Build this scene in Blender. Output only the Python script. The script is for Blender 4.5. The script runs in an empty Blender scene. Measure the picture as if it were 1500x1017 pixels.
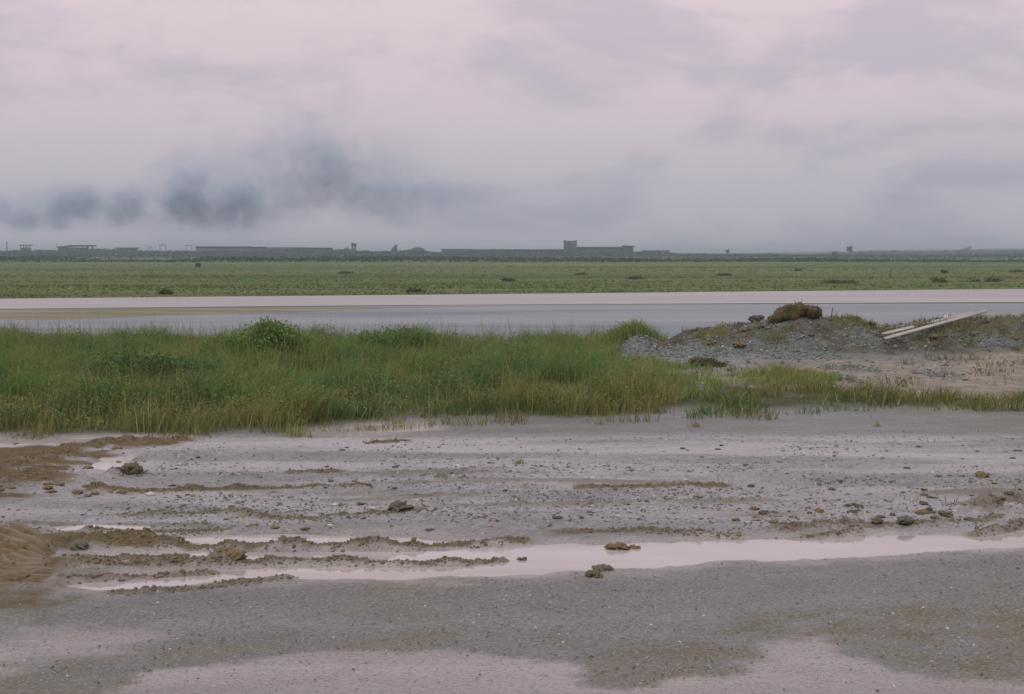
import bpy, math, random
import numpy as np

# ------------------------------------------------------------------ camera
S = bpy.context.scene
COL = S.collection
CAM_H = 2.5
FPX, CX, CY, HOR = 2083.33, 750.0, 508.5, 371.0      # 50 mm lens on 36 mm film, horizon row
PITCH = math.atan((CY - HOR) / FPX)
cam_d = bpy.data.cameras.new('camera'); cam = bpy.data.objects.new('camera', cam_d); COL.objects.link(cam)
cam_d.lens = 50.0; cam_d.sensor_width = 36.0; cam_d.clip_start = 0.1; cam_d.clip_end = 30000
cam.location = (0, 0, CAM_H); cam.rotation_euler = (math.pi / 2 - PITCH, 0, 0)
S.camera = cam

# ------------------------------------------------------------------ world: overcast sky
SUN_EL, SUN_AZ = math.radians(52), math.radians(205)
w = bpy.data.worlds.new('World'); S.world = w; w.use_nodes = True
nt = w.node_tree; N = nt.nodes; L = nt.links; N.clear()
def wn(t, **k):
    n = N.new(t)
    for a, b in k.items(): setattr(n, a, b)
    return n
out = wn('ShaderNodeOutputWorld')
sky = wn('ShaderNodeTexSky', sky_type='NISHITA', sun_disc=False)
sky.sun_elevation = SUN_EL; sky.sun_rotation = SUN_AZ; sky.air_density = 1.0; sky.dust_density = 3.0
bsky = wn('ShaderNodeBackground'); bsky.inputs[1].default_value = 0.06
L.new(sky.outputs[0], bsky.inputs[0])
tc = wn('ShaderNodeTexCoord'); sep = wn('ShaderNodeSeparateXYZ'); L.new(tc.outputs['Generated'], sep.inputs[0])
ramp = wn('ShaderNodeValToRGB'); L.new(sep.outputs['Z'], ramp.inputs[0])
e = ramp.color_ramp.elements
e[0].position = 0.0; e[0].color = (0.475, 0.452, 0.515, 1)
e[1].position = 0.5; e[1].color = (0.80, 0.72, 0.755, 1)
for p, c in ((0.05, (0.53, 0.497, 0.557, 1)), (0.10, (0.665, 0.570, 0.622, 1)), (0.17, (0.775, 0.640, 0.690, 1))):
    k = e.new(p); k.color = c
mp = wn('ShaderNodeMapping'); mp.inputs['Scale'].default_value = (1.0, 1.0, 2.6); mp.inputs['Location'].default_value = (3.3, 0.4, 1.1)
L.new(tc.outputs['Generated'], mp.inputs[0])
nz = wn('ShaderNodeTexNoise'); nz.inputs['Scale'].default_value = 6.0; nz.inputs['Detail'].default_value = 8; nz.inputs['Roughness'].default_value = 0.58
nz.inputs['Distortion'].default_value = 0.35
L.new(mp.outputs[0], nz.inputs['Vector'])
cr = wn('ShaderNodeMapRange'); cr.inputs[1].default_value = 0.43; cr.inputs[2].default_value = 0.62; cr.interpolation_type = 'SMOOTHSTEP'
cr.inputs[3].default_value = 0.0; cr.inputs[4].default_value = 0.68
L.new(nz.outputs['Fac'], cr.inputs[0])
mix = wn('ShaderNodeMix', data_type='RGBA'); L.new(cr.outputs[0], mix.inputs['Factor'])
L.new(ramp.outputs[0], mix.inputs['A']); 
dk = wn('ShaderNodeMix', data_type='RGBA', blend_type='MULTIPLY'); dk.inputs['Factor'].default_value = 1
L.new(ramp.outputs[0], dk.inputs['A']); dk.inputs['B'].default_value = (0.70, 0.765, 0.84, 1)
L.new(dk.outputs['Result'], mix.inputs['B'])
bcl = wn('ShaderNodeBackground'); L.new(mix.outputs['Result'], bcl.inputs[0]); bcl.inputs[1].default_value = 1.0
ms = wn('ShaderNodeMixShader'); ms.inputs[0].default_value = 0.93
L.new(bsky.outputs[0], ms.inputs[1]); L.new(bcl.outputs[0], ms.inputs[2]); L.new(ms.outputs[0], out.inputs[0])

sun_d = bpy.data.lights.new('sun', 'SUN'); sun = bpy.data.objects.new('sun', sun_d); COL.objects.link(sun)
sun_d.energy = 1.3; sun_d.angle = math.radians(40); sun_d.color = (1.0, 0.95, 0.9)
sun.rotation_euler = (math.pi / 2 - SUN_EL, 0, math.pi - SUN_AZ)
sun['kind'] = 'helper'; cam['kind'] = 'helper'
vs = S.view_settings
vs.view_transform = 'Standard'; vs.look = 'None'; vs.exposure = 0.0; vs.gamma = 1.0; vs.use_curve_mapping = False
S.render.engine = 'CYCLES'
S.cycles.use_denoising = True
S.cycles.max_bounces = 6; S.cycles.volume_bounces = 1; S.cycles.transparent_max_bounces = 8
S.cycles.volume_step_rate = 1.0; S.cycles.volume_max_steps = 128

# ------------------------------------------------------------------ measuring helpers
def at(u, v, z=0.0):
    """where the sight line through a measured point of the photograph meets the level z"""
    x = (u - CX) / FPX; y = (CY - v) / FPX
    dy = math.cos(PITCH) + y * math.sin(PITCH); dz = -math.sin(PITCH) + y * math.cos(PITCH)
    t = (z - CAM_H) / dz
    return (x * t, dy * t)
def far(u, v, D):
    """x and z of a measured point that stands D metres out"""
    x = (u - CX) / FPX; y = (CY - v) / FPX
    dy = math.cos(PITCH) + y * math.sin(PITCH); dz = -math.sin(PITCH) + y * math.cos(PITCH)
    t = D / dy
    return (x * t, CAM_H + dz * t)
def pts(*uv): return np.array([at(u, v) for u, v in uv])

rng = np.random.default_rng(11)
_T = np.random.default_rng(5).random((256, 256))
def vnoise(x, y, s=0):
    x = np.asarray(x, float) + s * 17.31; y = np.asarray(y, float) + s * 9.73
    ix = np.floor(x).astype(int); iy = np.floor(y).astype(int)
    fx = x - ix; fy = y - iy
    fx = fx * fx * (3 - 2 * fx); fy = fy * fy * (3 - 2 * fy)
    a = _T[ix & 255, iy & 255]; b = _T[(ix + 1) & 255, iy & 255]; c = _T[ix & 255, (iy + 1) & 255]; d = _T[(ix + 1) & 255, (iy + 1) & 255]
    return (a * (1 - fx) + b * fx) * (1 - fy) + (c * (1 - fx) + d * fx) * fy
def fbm(x, y, s=0, o=4):
    r = 0; a = 0.5
    for k in range(o):
        r = r + a * (vnoise(x * 2 ** k, y * 2 ** k, s + k * 3) - 0.5) * 2; a *= 0.5
    return r
def ss(a, b, x):
    t = np.clip((x - a) / (b - a), 0, 1); return t * t * (3 - 2 * t)
def sd_poly(X, Y, P):
    d = np.full(X.shape, 1e9); ins = np.zeros(X.shape, bool); n = len(P)
    for i in range(n):
        ax, ay = P[i]; bx, by = P[(i + 1) % n]
        ex, ey = bx - ax, by - ay; wx, wy = X - ax, Y - ay
        t = np.clip((wx * ex + wy * ey) / (ex * ex + ey * ey + 1e-12), 0, 1)
        d = np.minimum(d, (wx - ex * t) ** 2 + (wy - ey * t) ** 2)
        c = ((ay <= Y) & (by > Y)) | ((by <= Y) & (ay > Y))
        xx = ax + (Y - ay) / (by - ay + 1e-12) * ex
        ins ^= c & (X < xx)
    d = np.sqrt(d); return np.where(ins, -d, d)
def d_line(X, Y, P):
    d = np.full(X.shape, 1e9); s = np.zeros(X.shape); L0 = 0
    for i in range(len(P) - 1):
        ax, ay = P[i]; bx, by = P[i + 1]
        ex, ey = bx - ax, by - ay; ln = math.hypot(ex, ey); wx, wy = X - ax, Y - ay
        t = np.clip((wx * ex + wy * ey) / (ln * ln + 1e-12), 0, 1)
        q = np.hypot(wx - ex * t, wy - ey * t)
        s = np.where(q < d, L0 + t * ln, s); d = np.minimum(d, q); L0 += ln
    return d, s

# ------------------------------------------------------------------ mesh and material helpers
def mesh_obj(name, V, F, mat, parent=None, cols=None, attrs=None, smooth=False):
    """V (n,3); F a list of index arrays of one width each"""
    me = bpy.data.meshes.new(name)
    V = np.asarray(V, np.float32)
    F = [np.asarray(f, np.int32) for f in F if len(f)]
    nl = sum(f.size for f in F); nf = sum(len(f) for f in F)
    me.vertices.add(len(V)); me.vertices.foreach_set('co', V.ravel())
    me.loops.add(nl); me.loops.foreach_set('vertex_index', np.concatenate([f.ravel() for f in F]))
    me.polygons.add(nf)
    tot = np.concatenate([np.full(len(f), f.shape[1], np.int32) for f in F])
    st = np.concatenate([[0], np.cumsum(tot)[:-1]]).astype(np.int32)
    me.polygons.foreach_set('loop_start', st)
    if smooth: me.polygons.foreach_set('use_smooth', np.ones(nf, bool))
    if cols is not None:
        a = me.attributes.new('tint', 'FLOAT_COLOR', 'POINT')
        c = np.ones((len(V), 4), np.float32); c[:, :3] = cols; a.data.foreach_set('color', c.ravel())
    for k, v in (attrs or {}).items():
        a = me.attributes.new(k, 'FLOAT', 'POINT'); a.data.foreach_set('value', np.asarray(v, np.float32))
    me.update(calc_edges=True); me.validate()
    if mat is not None: me.materials.append(mat)
    o = bpy.data.objects.new(name, me); COL.objects.link(o)
    if parent is not None: o.parent = parent
    return o
def tag(o, label=None, cat=None, group=None, kind=None):
    for k, v in (('label', label), ('category', cat), ('group', group), ('kind', kind)):
        if v: o[k] = v
    return o
def empty(name, loc):
    o = bpy.data.objects.new(name, None); COL.objects.link(o); o.location = loc; o.empty_display_size = 0.2
    return o
class Boxes:
    def __init__(s): s.V = []; s.F = []
    def hexa(s, c):
        b = len(s.V); s.V += [tuple(p) for p in c]
        s.F += [[b + i for i in f] for f in ((0, 3, 2, 1), (4, 5, 6, 7), (0, 1, 5, 4), (1, 2, 6, 5), (2, 3, 7, 6), (3, 0, 4, 7))]
        return s
    def box(s, x0, x1, y0, y1, z0, z1):
        return s.hexa([(x0, y0, z0), (x1, y0, z0), (x1, y1, z0), (x0, y1, z0), (x0, y0, z1), (x1, y0, z1), (x1, y1, z1), (x0, y1, z1)])
    def slope(s, x0, x1, y0, y1, z0, za, zb, th=None):
        """top runs from za at x0 to zb at x1; bottom level z0, or parallel when th is given"""
        b0, b1 = (z0, z0) if th is None else (za - th, zb - th)
        return s.hexa([(x0, y0, b0), (x1, y0, b1), (x1, y1, b1), (x0, y1, b0), (x0, y0, za), (x1, y0, zb), (x1, y1, zb), (x0, y1, za)])
    def build(s, name, mat, root=None):
        V = np.array(s.V, float)
        if root is not None: V = V - np.array(root.location)
        return mesh_obj(name, V, [np.array(s.F)], mat, root)

class Mat:
    def __init__(s, name, rough=0.8, spec=0.3):
        s.m = bpy.data.materials.new(name); s.m.use_nodes = True; s.t = s.m.node_tree
        s.b = s.t.nodes['Principled BSDF']; s.b.inputs['Roughness'].default_value = rough; s.b.inputs['Specular IOR Level'].default_value = spec
    def n(s, t, **k):
        n = s.t.nodes.new(t)
        for a, b in k.items(): setattr(n, a, b)
        return n
    def l(s, a, b): s.t.links.new(a, b)
    def co(s, scale=(1, 1, 1), kind='Object'):
        c = s.n('ShaderNodeTexCoord'); m = s.n('ShaderNodeMapping'); m.inputs['Scale'].default_value = scale
        s.l(c.outputs[kind], m.inputs[0]); return m.outputs[0]
    def noise(s, scale, detail=4, rough=0.55, vec=None, dist=0.0):
        n = s.n('ShaderNodeTexNoise'); n.inputs['Scale'].default_value = scale; n.inputs['Detail'].default_value = detail
        n.inputs['Roughness'].default_value = rough; n.inputs['Distortion'].default_value = dist
        if vec is not None: s.l(vec, n.inputs['Vector'])
        return n.outputs['Fac']
    def rng(s, v, a, b, c=0.0, d=1.0):
        r = s.n('ShaderNodeMapRange'); s.l(v, r.inputs[0])
        for i, q in enumerate((a, b, c, d)): r.inputs[i + 1].default_value = q
        return r.outputs[0]
    def mixc(s, f, a, b, mode='MIX'):
        m = s.n('ShaderNodeMix', data_type='RGBA', blend_type=mode)
        if isinstance(f, (int, float)): m.inputs['Factor'].default_value = f
        else: s.l(f, m.inputs['Factor'])
        for q, k in ((a, 'A'), (b, 'B')):
            if isinstance(q, tuple): m.inputs[k].default_value = (*q, 1)
            else: s.l(q, m.inputs[k])
        return m.outputs['Result']
    def math(s, op, a, b):
        m = s.n('ShaderNodeMath', operation=op)
        for i, q in enumerate((a, b)):
            if isinstance(q, (int, float)): m.inputs[i].default_value = q
            else: s.l(q, m.inputs[i])
        return m.outputs[0]
    def attr(s, name, out='Fac'):
        a = s.n('ShaderNodeAttribute', attribute_name=name); return a.outputs[out]
    def color(s, v):
        if isinstance(v, tuple): s.b.inputs['Base Color'].default_value = (*v, 1)
        else: s.l(v, s.b.inputs['Base Color'])
    def rough(s, v): s.l(v, s.b.inputs['Roughness'])
    def bump(s, v, strength, dist=0.02):
        b = s.n('ShaderNodeBump'); b.inputs['Strength'].default_value = strength; b.inputs['Distance'].default_value = dist
        s.l(v, b.inputs['Height']); s.l(b.outputs[0], s.b.inputs['Normal'])

def simple(name, col, var=0.25, scale=3.0, rough=0.85, spec=0.25, bump=0.0, bdist=0.02):
    m = Mat(name, rough, spec); n = m.noise(scale, 5, 0.6, m.co())
    lo = tuple(c * (1 - var) for c in col); hi = tuple(min(1, c * (1 + var)) for c in col)
    m.color(m.mixc(m.rng(n, 0.3, 0.7), lo, hi))
    if bump: m.bump(n, bump, bdist)
    return m.m
def tinted(name, rough=0.75, spec=0.2, transl=0.0, var=0.0, scale=8):
    m = Mat(name, rough, spec); c = m.attr('tint', 'Color')
    if var:
        n = m.noise(scale, 4, 0.6, m.co()); v = m.rng(n, 0.25, 0.75, 1 - var, 1 + var)
        h = m.n('ShaderNodeVectorMath', operation='SCALE'); m.l(c, h.inputs[0]); m.l(v, h.inputs['Scale']); c = h.outputs[0]
    m.color(c)
    if transl:
        t = m.n('ShaderNodeBsdfTranslucent'); m.l(c, t.inputs[0])
        x = m.n('ShaderNodeMixShader'); x.inputs[0].default_value = transl
        m.l(m.b.outputs[0], x.inputs[1]); m.l(t.outputs[0], x.inputs[2])
        m.l(x.outputs[0], m.t.nodes['Material Output'].inputs[0])
    return m.m

# ------------------------------------------------------------------ terrain
WATER = -0.012
PUDDLES = [   # outline, depth, softness of the bank
    (pts((1620, 752), (1500, 772), (1420, 783), (1280, 783), (1180, 789), (1060, 791), (950, 794), (870, 798), (770, 799), (715, 803), (705, 818), (720, 836),
         (780, 838), (860, 834), (950, 830), (1060, 822), (1180, 817), (1300, 810), (1420, 802), (1500, 799), (1620, 790)), 0.05, 0.10),
    (pts((185, 789), (280, 783), (420, 781), (600, 784), (690, 795), (560, 797), (420, 798), (300, 796)), 0.045, 0.06),
    (pts((96, 814), (250, 806), (420, 807), (600, 807), (720, 800), (760, 828), (600, 823), (470, 817), (330, 821), (120, 825)), 0.045, 0.06),
    (pts((85, 856), (180, 841), (250, 836), (420, 830), (560, 830), (700, 830), (800, 839), (640, 845), (500, 845), (350, 850), (230, 857), (150, 864)), 0.045, 0.07),
    (pts((330, 758), (380, 755), (440, 758), (425, 765), (350, 765)), 0.035, 0.06),
    (pts((75, 771), (130, 768), (220, 769), (215, 777), (90, 777)), 0.035, 0.06),
    (pts((120, 684), (150, 669), (200, 664), (205, 680), (165, 691)), 0.035, 0.10),
    (pts((-60, 650), (0, 642), (120, 641), (260, 637), (270, 645), (200, 648), (120, 652), (20, 652), (-60, 658)), 0.05, 0.12),
    (pts((445, 640), (470, 628), (540, 622), (620, 620), (625, 628), (560, 634), (500, 643)), 0.05, 0.12),
    (pts((120, 1160), (150, 1040), (175, 1010), (235, 985), (380, 966), (540, 951), (680, 955), (765, 964), (835, 983), (870, 1004), (960, 1010), (1055, 987), (1108, 966),
         (1122, 946), (1195, 938), (1226, 960), (1300, 985), (1400, 999), (1500, 1006), (1700, 1030), (1700, 1160)), 0.006, 0.16),
    (pts((-80, 965), (0, 948), (90, 938), (185, 936), (120, 948), (0, 964), (-80, 980)), 0.008, 0.14),
]
RIDGES = [    # line, height, half width, clay 0..1
    (pts((100, 797), (170, 797), (262, 799)), 0.085, 0.13, 1.0),
    (pts((250, 801), (330, 803), (480, 803), (620, 801), (765, 793)), 0.05, 0.075, 0.75),
    (pts((105, 816), (200, 816), (270, 813)), 0.03, 0.06, 0.7),
    (pts((105, 829), (230, 826), (320, 825)), 0.04, 0.07, 0.45),
    (pts((320, 825), (345, 823), (375, 825)), 0.075, 0.10, 0.4),
    (pts((370, 825), (440, 822), (520, 825), (620, 826), (735, 820)), 0.045, 0.075, 0.4),
    (pts((90, 850), (190, 846), (310, 838)), 0.03, 0.07, 0.4),
    (pts((170, 870), (300, 862), (420, 846)), 0.018, 0.08, 0.3),
    (pts((820, 781), (950, 779), (1080, 786)), 0.03, 0.08, 0.35),
    (pts((1180, 787), (1260, 781)), 0.03, 0.05, 0.2),
    (pts((1140, 776), (1200, 772), (1300, 772), (1400, 768), (1460, 762)), 0.05, 0.11, 0.25),
    (pts((1430, 783), (1470, 776), (1530, 765)), 0.05, 0.08, 0.3),
    (pts((1440, 750), (1480, 742), (1540, 735)), 0.11, 0.22, 0.3),
    (pts((180, 757), (330, 752), (470, 764), (620, 748)), 0.035, 0.10, 0.25),
    (pts((130, 778), (250, 781), (330, 778)), 0.03, 0.08, 0.6),
    (pts((140, 719), (230, 722), (330, 718), (440, 716), (535, 715)), 0.04, 0.10, 0.95),
    (pts((850, 716), (950, 714), (1060, 714)), 0.03, 0.10, 0.8),
    (pts((540, 650), (570, 648), (597, 648)), 0.05, 0.10, 1.0),
    (pts((425, 694), (455, 691), (495, 692)), 0.03, 0.10, 0.6),
    (pts((172, 697), (190, 694), (208, 697)), 0.08, 0.11, 1.0),
    (pts((0, 690), (60, 676), (110, 660), (200, 646), (265, 648)), 0.06, 0.25, 1.0),
    (pts((-40, 725), (40, 700), (70, 690)), 0.06, 0.25, 1.0),
]
CLAYS = [pts((-120, 740), (0, 744), (60, 728), (100, 700), (150, 668), (265, 652), (262, 645), (130, 650), (0, 652), (-120, 655)),
         pts((-120, 800), (0, 788), (90, 790), (105, 800), (95, 850), (70, 880), (-120, 885))]
SAND = pts((1000, 528), (1120, 545), (1250, 530), (1330, 533), (1420, 515), (1560, 500), (1700, 520), (1700, 590), (1400, 594), (1200, 580), (1120, 566), (1010, 560))
SOIL = pts((-700, 638), (0, 634), (200, 634), (450, 629), (600, 612), (900, 603), (1180, 601), (1500, 593), (1900, 586), (1900, 575), (1500, 588), (1180, 580), (1000, 560), (900, 530),
           (840, 510), (700, 512), (500, 508), (0, 508), (-700, 508))
CREST = np.array([far(u, v, 36.5) for u, v in ((850, 516), (905, 506), (935, 498), (972, 506), (1000, 499), (1050, 491), (1100, 485), (1130, 478), (1150, 470), (1180, 465), (1205, 470), (1215, 475), (1250, 475), (1290, 490),
                                                (1330, 485), (1380, 478), (1440, 479), (1500, 482), (1600, 478), (1700, 490), (1760, 515))])
BROWN = [pts((1180, 905), (1330, 885), (1500, 890), (1700, 890), (1700, 1010), (1420, 990), (1310, 975), (1235, 958), (1150, 935), (1060, 930)),
         pts((820, 975), (950, 940), (1090, 940), (1100, 962), (1040, 985), (960, 1006), (880, 1000)), pts((-150, 985), (60, 955), (330, 935), (700, 925), (700, 945), (400, 960), (220, 985), (150, 1030), (-150, 1060))]
def terrain(X, Y):
    X = np.asarray(X, float); Y = np.asarray(Y, float)
    M = {k: np.zeros(X.shape) for k in ('clay', 'gravel', 'sand', 'soil', 'field', 'wet', 'rough', 'spoil', 'pale', 'silt', 'brown')}
    fade = 1 - ss(40, 44, Y)
    z = np.abs(fbm(X * 0.7, Y * 0.7, 1, 3)) * 0.012 * fade
    # the churned strip between the puddled road and the grass
    road = 12.1 + 0.045 * X + 0.25 * fbm(X * 0.4, Y * 0.4, 2, 2)
    rough = ss(0.0, 0.9, Y - road) * (1 - ss(18.5, 20.0, Y))
    M['rough'] = rough
    lump = ss(-0.15, 0.5, fbm(X * 0.55, Y * 1.0, 4, 3))
    streak = fbm(X * 0.5 - 0.1 * Y, Y * 3.2 - 0.14 * X * 3.2, 5, 3)
    z = z + rough * (0.012 + 0.045 * lump * np.abs(fbm(X * 5, Y * 5, 6, 4)) + 0.028 * np.maximum(streak, -0.3) + 0.016 * (0.3 + lump) * np.maximum(fbm(X * 13, Y * 13, 8, 2), 0))
    z = z + (1 - rough) * fade * (0.004 * np.abs(fbm(X * 4, Y * 4, 7, 3)) + 0.004 * np.maximum(fbm(X * 15, Y * 15, 18, 2), 0))
    smear = ss(0.22, 0.5, fbm(X * 0.35, Y * 2.4 - 0.12 * X, 69, 5)) * rough * (1 - M['pale'] * 0) * (1 - ss(15.5, 17.5, Y))
    M['clay'] = np.maximum(M['clay'], smear * 0.55); z = z + smear * (0.012 + 0.035 * np.abs(fbm(X * 7, Y * 7, 71, 3)))
    # heap of spoil and gravel beyond the grass
    h = np.interp(X, CREST[:, 0], CREST[:, 1], left=0, right=0)
    yc = 36.5 + 0.5 * fbm(X * 0.4, X * 0 + 3.3, 9, 2)
    prof = np.where(Y < yc, ss(-2.9, 0.0, Y - yc) ** 1.25, 1 - ss(0.0, 3.2, Y - yc))
    mound = h * prof
    mm = ss(0.03, 0.25, mound); M['spoil'] = ss(0.02, 0.12, mound + 0.05 * fbm(X * 2, Y * 2, 19, 3))
    z = z + 1.12 * np.maximum(mound, 0) * (1 + 0.16 * fbm(X * 1.1, Y * 1.1, 12, 3)) + mm * (0.04 + 0.17 * fbm(X * 1.5, Y * 1.8, 10, 4) + 0.16 * np.abs(fbm(X * 4.0, Y * 4.0, 11, 3)))
    d = np.hypot((X - far(935, 0, 35)[0]) / 0.62, (Y - 35.0) / 0.8)
    heap = np.clip(1 - d, 0, 1); z = z + 0.36 * heap ** 0.9; M['gravel'] = np.maximum(M['gravel'], ss(0.0, 0.12, heap))
    for (u0, u1, v) in ((930, 1130, 521), (1100, 1240, 524), (1275, 1370, 515), (1200, 1290, 540), (1340, 1400, 549), (1230, 1265, 557), (1020, 1060, 575)):
        x0, y0 = at(u0, v); x1, _ = at(u1, v); q = np.hypot((X - (x0 + x1) / 2) / ((x1 - x0) / 2), (Y - y0) / 1.0)
        M['gravel'] = np.maximum(M['gravel'], (1 - ss(0.4, 1.1, q + 0.5 * fbm(X * 1.5, Y * 1.5, 14, 3))) * 0.95)
    M['gravel'] = np.maximum(M['gravel'], mm * ss(-0.05, 0.4, fbm(X * 0.9, Y * 0.9, 13, 3)) * 0.8)
    # sandy bare ground
    bb = (Y > 19) & (Y < 40)
    if bb.any():
        q = np.full(X.shape, 9.0); q[bb] = sd_poly(X[bb], Y[bb], SAND)
        M['sand'] = (1 - ss(-0.6, 0.9, q + 1.6 * fbm(X * 0.5, Y * 0.5, 15, 3)))
        z = z + M['sand'] * 0.07 * np.abs(fbm(X * 0.7, Y * 0.8, 16, 3))
        q[bb] = sd_poly(X[bb], Y[bb], SOIL)
        M['soil'] = (1 - ss(-0.5, 0.35, q + 0.5 * fbm(X * 0.9, Y * 0.9, 17, 3)))
        z = z + M['soil'] * 0.06 * ss(20.5, 23, Y)
    # puddles
    for i, (P, dep, sf) in enumerate(PUDDLES):
        b = (X > P[:, 0].min() - 0.6) & (X < P[:, 0].max() + 0.6) & (Y > P[:, 1].min() - 0.6) & (Y < P[:, 1].max() + 0.6)
        if not b.any(): continue
        x, y = X[b], Y[b]; q = sd_poly(x, y, P) + (0.06 + sf * 0.6) * fbm(x * 2.2, y * 3.5, 26 + i, 5) + 0.05 * fbm(x * 9, y * 12, 40 + i, 3)
        k = 1 - ss(-sf, sf, q)
        z[b] = z[b] * (1 - k) - k * (dep + (0.004 * fbm(x * 5, y * 7, 66, 4) if i > 8 else 0))
        M['wet'][b] = np.maximum(M['wet'][b], 1 - ss(-0.05, 0.3 + sf, q))
        M['silt'][b] = np.maximum(M['silt'][b], 1 - ss(-0.04, 0.10 if i == 9 else 0.35 + sf, q + (0.10 if i == 9 else 0.25) * fbm(x * 3, y * 5, 29, 4)))
    # ridges squeezed up between the wheel ruts
    for P, hh, s, cl in RIDGES:
        b = (X > P[:, 0].min() - 1) & (X < P[:, 0].max() + 1) & (Y > P[:, 1].min() - 1) & (Y < P[:, 1].max() + 1)
        if not b.any(): continue
        x, y = X[b], Y[b]; d, t = d_line(x, y + 0.05 * fbm(x * 2.5, y * 0, 20, 3), P)
        lumpy = np.clip(0.6 + 1.5 * fbm(x * 4, y * 4, 21, 4), 0.1, 1.7)
        g = np.exp(-(d / s) ** 2)
        hgt = hh * 1.25 * lumpy + 0.010 * fbm(x * 14, y * 14, 28, 2); gg = np.clip(g * 1.15, 0, 1)
        z[b] = np.where(hgt * gg > z[b], z[b] * (1 - gg) + hgt * gg, z[b])
        M['clay'][b] = np.maximum(M['clay'][b], (0.45 + 0.55 * cl) * ss(0.15, 0.8, g + 0.7 * fbm(x * 4, y * 4, 22, 4)))
    for P in CLAYS:
        b = (X > P[:, 0].min() - 1) & (X < P[:, 0].max() + 1) & (Y > P[:, 1].min() - 1) & (Y < P[:, 1].max() + 1)
        if not b.any(): continue
        x, y = X[b], Y[b]; q = sd_poly(x, y, P) + 1.0 * fbm(x * 1.3, y * 1.3, 23, 4)
        k = 1 - ss(-0.25, 0.3, q); M['clay'][b] = np.maximum(M['clay'][b], k * ss(-0.25, 0.25, fbm(x * 1.6, y * 2.6, 24, 4) + 0.12))
        z[b] = z[b] + k * 0.05 * np.abs(fbm(x * 3, y * 3.5, 25, 4))
    nb = Y < 11
    if nb.any():
        for P in BROWN:
            x, y = X[nb], Y[nb]; q = sd_poly(x, y, P) + 0.5 * fbm(x * 1.2, y * 2.0, 67, 4)
            M['brown'][nb] = np.maximum(M['brown'][nb], 1 - ss(-0.25, 0.25, q))
    M['field'] = ss(58, 75, Y); M['pale'] = ss(14.0, 18.0, Y + 0.8 * fbm(X * 0.5, Y * 0.5, 3, 3))
    return z, M

rows = np.concatenate([np.geomspace(5.2, 8, 80), np.geomspace(8, 21, 600)[1:], np.geomspace(21, 46, 230)[1:], np.geomspace(46, 14000, 70)[1:]])
us = np.linspace(-1, 1, 540)
GX = us[None, :] * (0.45 * rows[:, None] + 1.6); GY = np.repeat(rows[:, None], len(us), 1)
GZ, GM = terrain(GX.ravel(), GY.ravel())
idx = np.arange(GX.size).reshape(GX.shape)
quads = np.stack([idx[:-1, :-1], idx[:-1, 1:], idx[1:, 1:], idx[1:, :-1]], -1).reshape(-1, 4)

m = Mat('wet_ground', 0.6, 0.5)
co = m.co()
big = m.noise(0.35, 5, 0.55, co); med = m.noise(2.2, 6, 0.6, co); fine = m.noise(38, 5, 0.7, co); peb = m.noise(14, 4, 0.65, co)
band = m.noise(0.9, 4, 0.5, m.co((0.16, 1.1, 1.0)))
clay, grav, sand, soil, field, wet, rgh, spoil = (m.attr(k) for k in ('clay', 'gravel', 'sand', 'soil', 'field', 'wet', 'rough', 'spoil'))
road_c = m.mixc(m.rng(band, 0.36, 0.64), (0.128, 0.134, 0.134), (0.220, 0.218, 0.218))
road_c = m.mixc(m.math('MULTIPLY', m.rng(big, 0.47, 0.60), 0.8), road_c, (0.162, 0.146, 0.098))
road_c = m.mixc(m.math('MULTIPLY', m.attr('brown'), m.rng(med, 0.34, 0.58)), road_c, (0.150, 0.126, 0.068))
mud_c = m.mixc(m.rng(med, 0.36, 0.64), (0.165, 0.163, 0.160), (0.30, 0.288, 0.288))
film = m.noise(0.75, 5, 0.6, m.co((0.28, 1.5, 1.0)), 0.4)
pale = m.math('MULTIPLY', m.rng(film, 0.40, 0.56), m.rng(m.attr('pale'), 0.0, 1.0, 0.65, 1.0))
mud_c = m.mixc(pale, mud_c, (0.43, 0.402, 0.418))
road_c = m.mixc(m.attr('silt'), road_c, m.mixc(m.rng(film, 0.40, 0.60), (0.30, 0.262, 0.245), (0.40, 0.355, 0.35)))
c = m.mixc(rgh, road_c, mud_c)
gr = m.math('MULTIPLY', m.rng(peb, 0.48, 0.68, 0.0, 0.7), m.math('SUBTRACT', 1.0, m.math('MULTIPLY', m.math('MAXIMUM', m.math('MULTIPLY', pale, rgh), m.attr('silt')), 0.75)))
c = m.mixc(gr, c, (0.105, 0.108, 0.104))
c = m.mixc(m.rng(fine, 0.52, 0.66, 0.0, 0.6), c, (0.40, 0.39, 0.39))
c = m.mixc(m.rng(fine, 0.47, 0.34, 0.0, 0.65), c, (0.085, 0.085, 0.078))
c = m.mixc(sand, c, m.mixc(m.rng(med, 0.35, 0.65), (0.20, 0.178, 0.142), (0.33, 0.29, 0.24)))
c = m.mixc(spoil, c, m.mixc(m.rng(med, 0.35, 0.62), (0.058, 0.056, 0.034), m.mixc(m.rng(peb, 0.35, 0.65), (0.088, 0.085, 0.068), (0.18, 0.168, 0.142))))
c = m.mixc(grav, c, m.mixc(m.rng(peb, 0.35, 0.65), (0.10, 0.13, 0.13), (0.21, 0.245, 0.245)))
c = m.mixc(soil, c, m.mixc(m.rng(med, 0.3, 0.7), (0.05, 0.06, 0.03), (0.11, 0.11, 0.06)))
c = m.mixc(clay, c, m.mixc(m.rng(peb, 0.3, 0.7), (0.095, 0.076, 0.042), (0.195, 0.15, 0.086)))
fb = m.noise(0.03, 7, 0.65, m.co((0.3, 1.2, 1.0)), 0.5)
fc = m.mixc(m.rng(fb, 0.36, 0.66), (0.082, 0.125, 0.045), (0.165, 0.175, 0.08))
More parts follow.
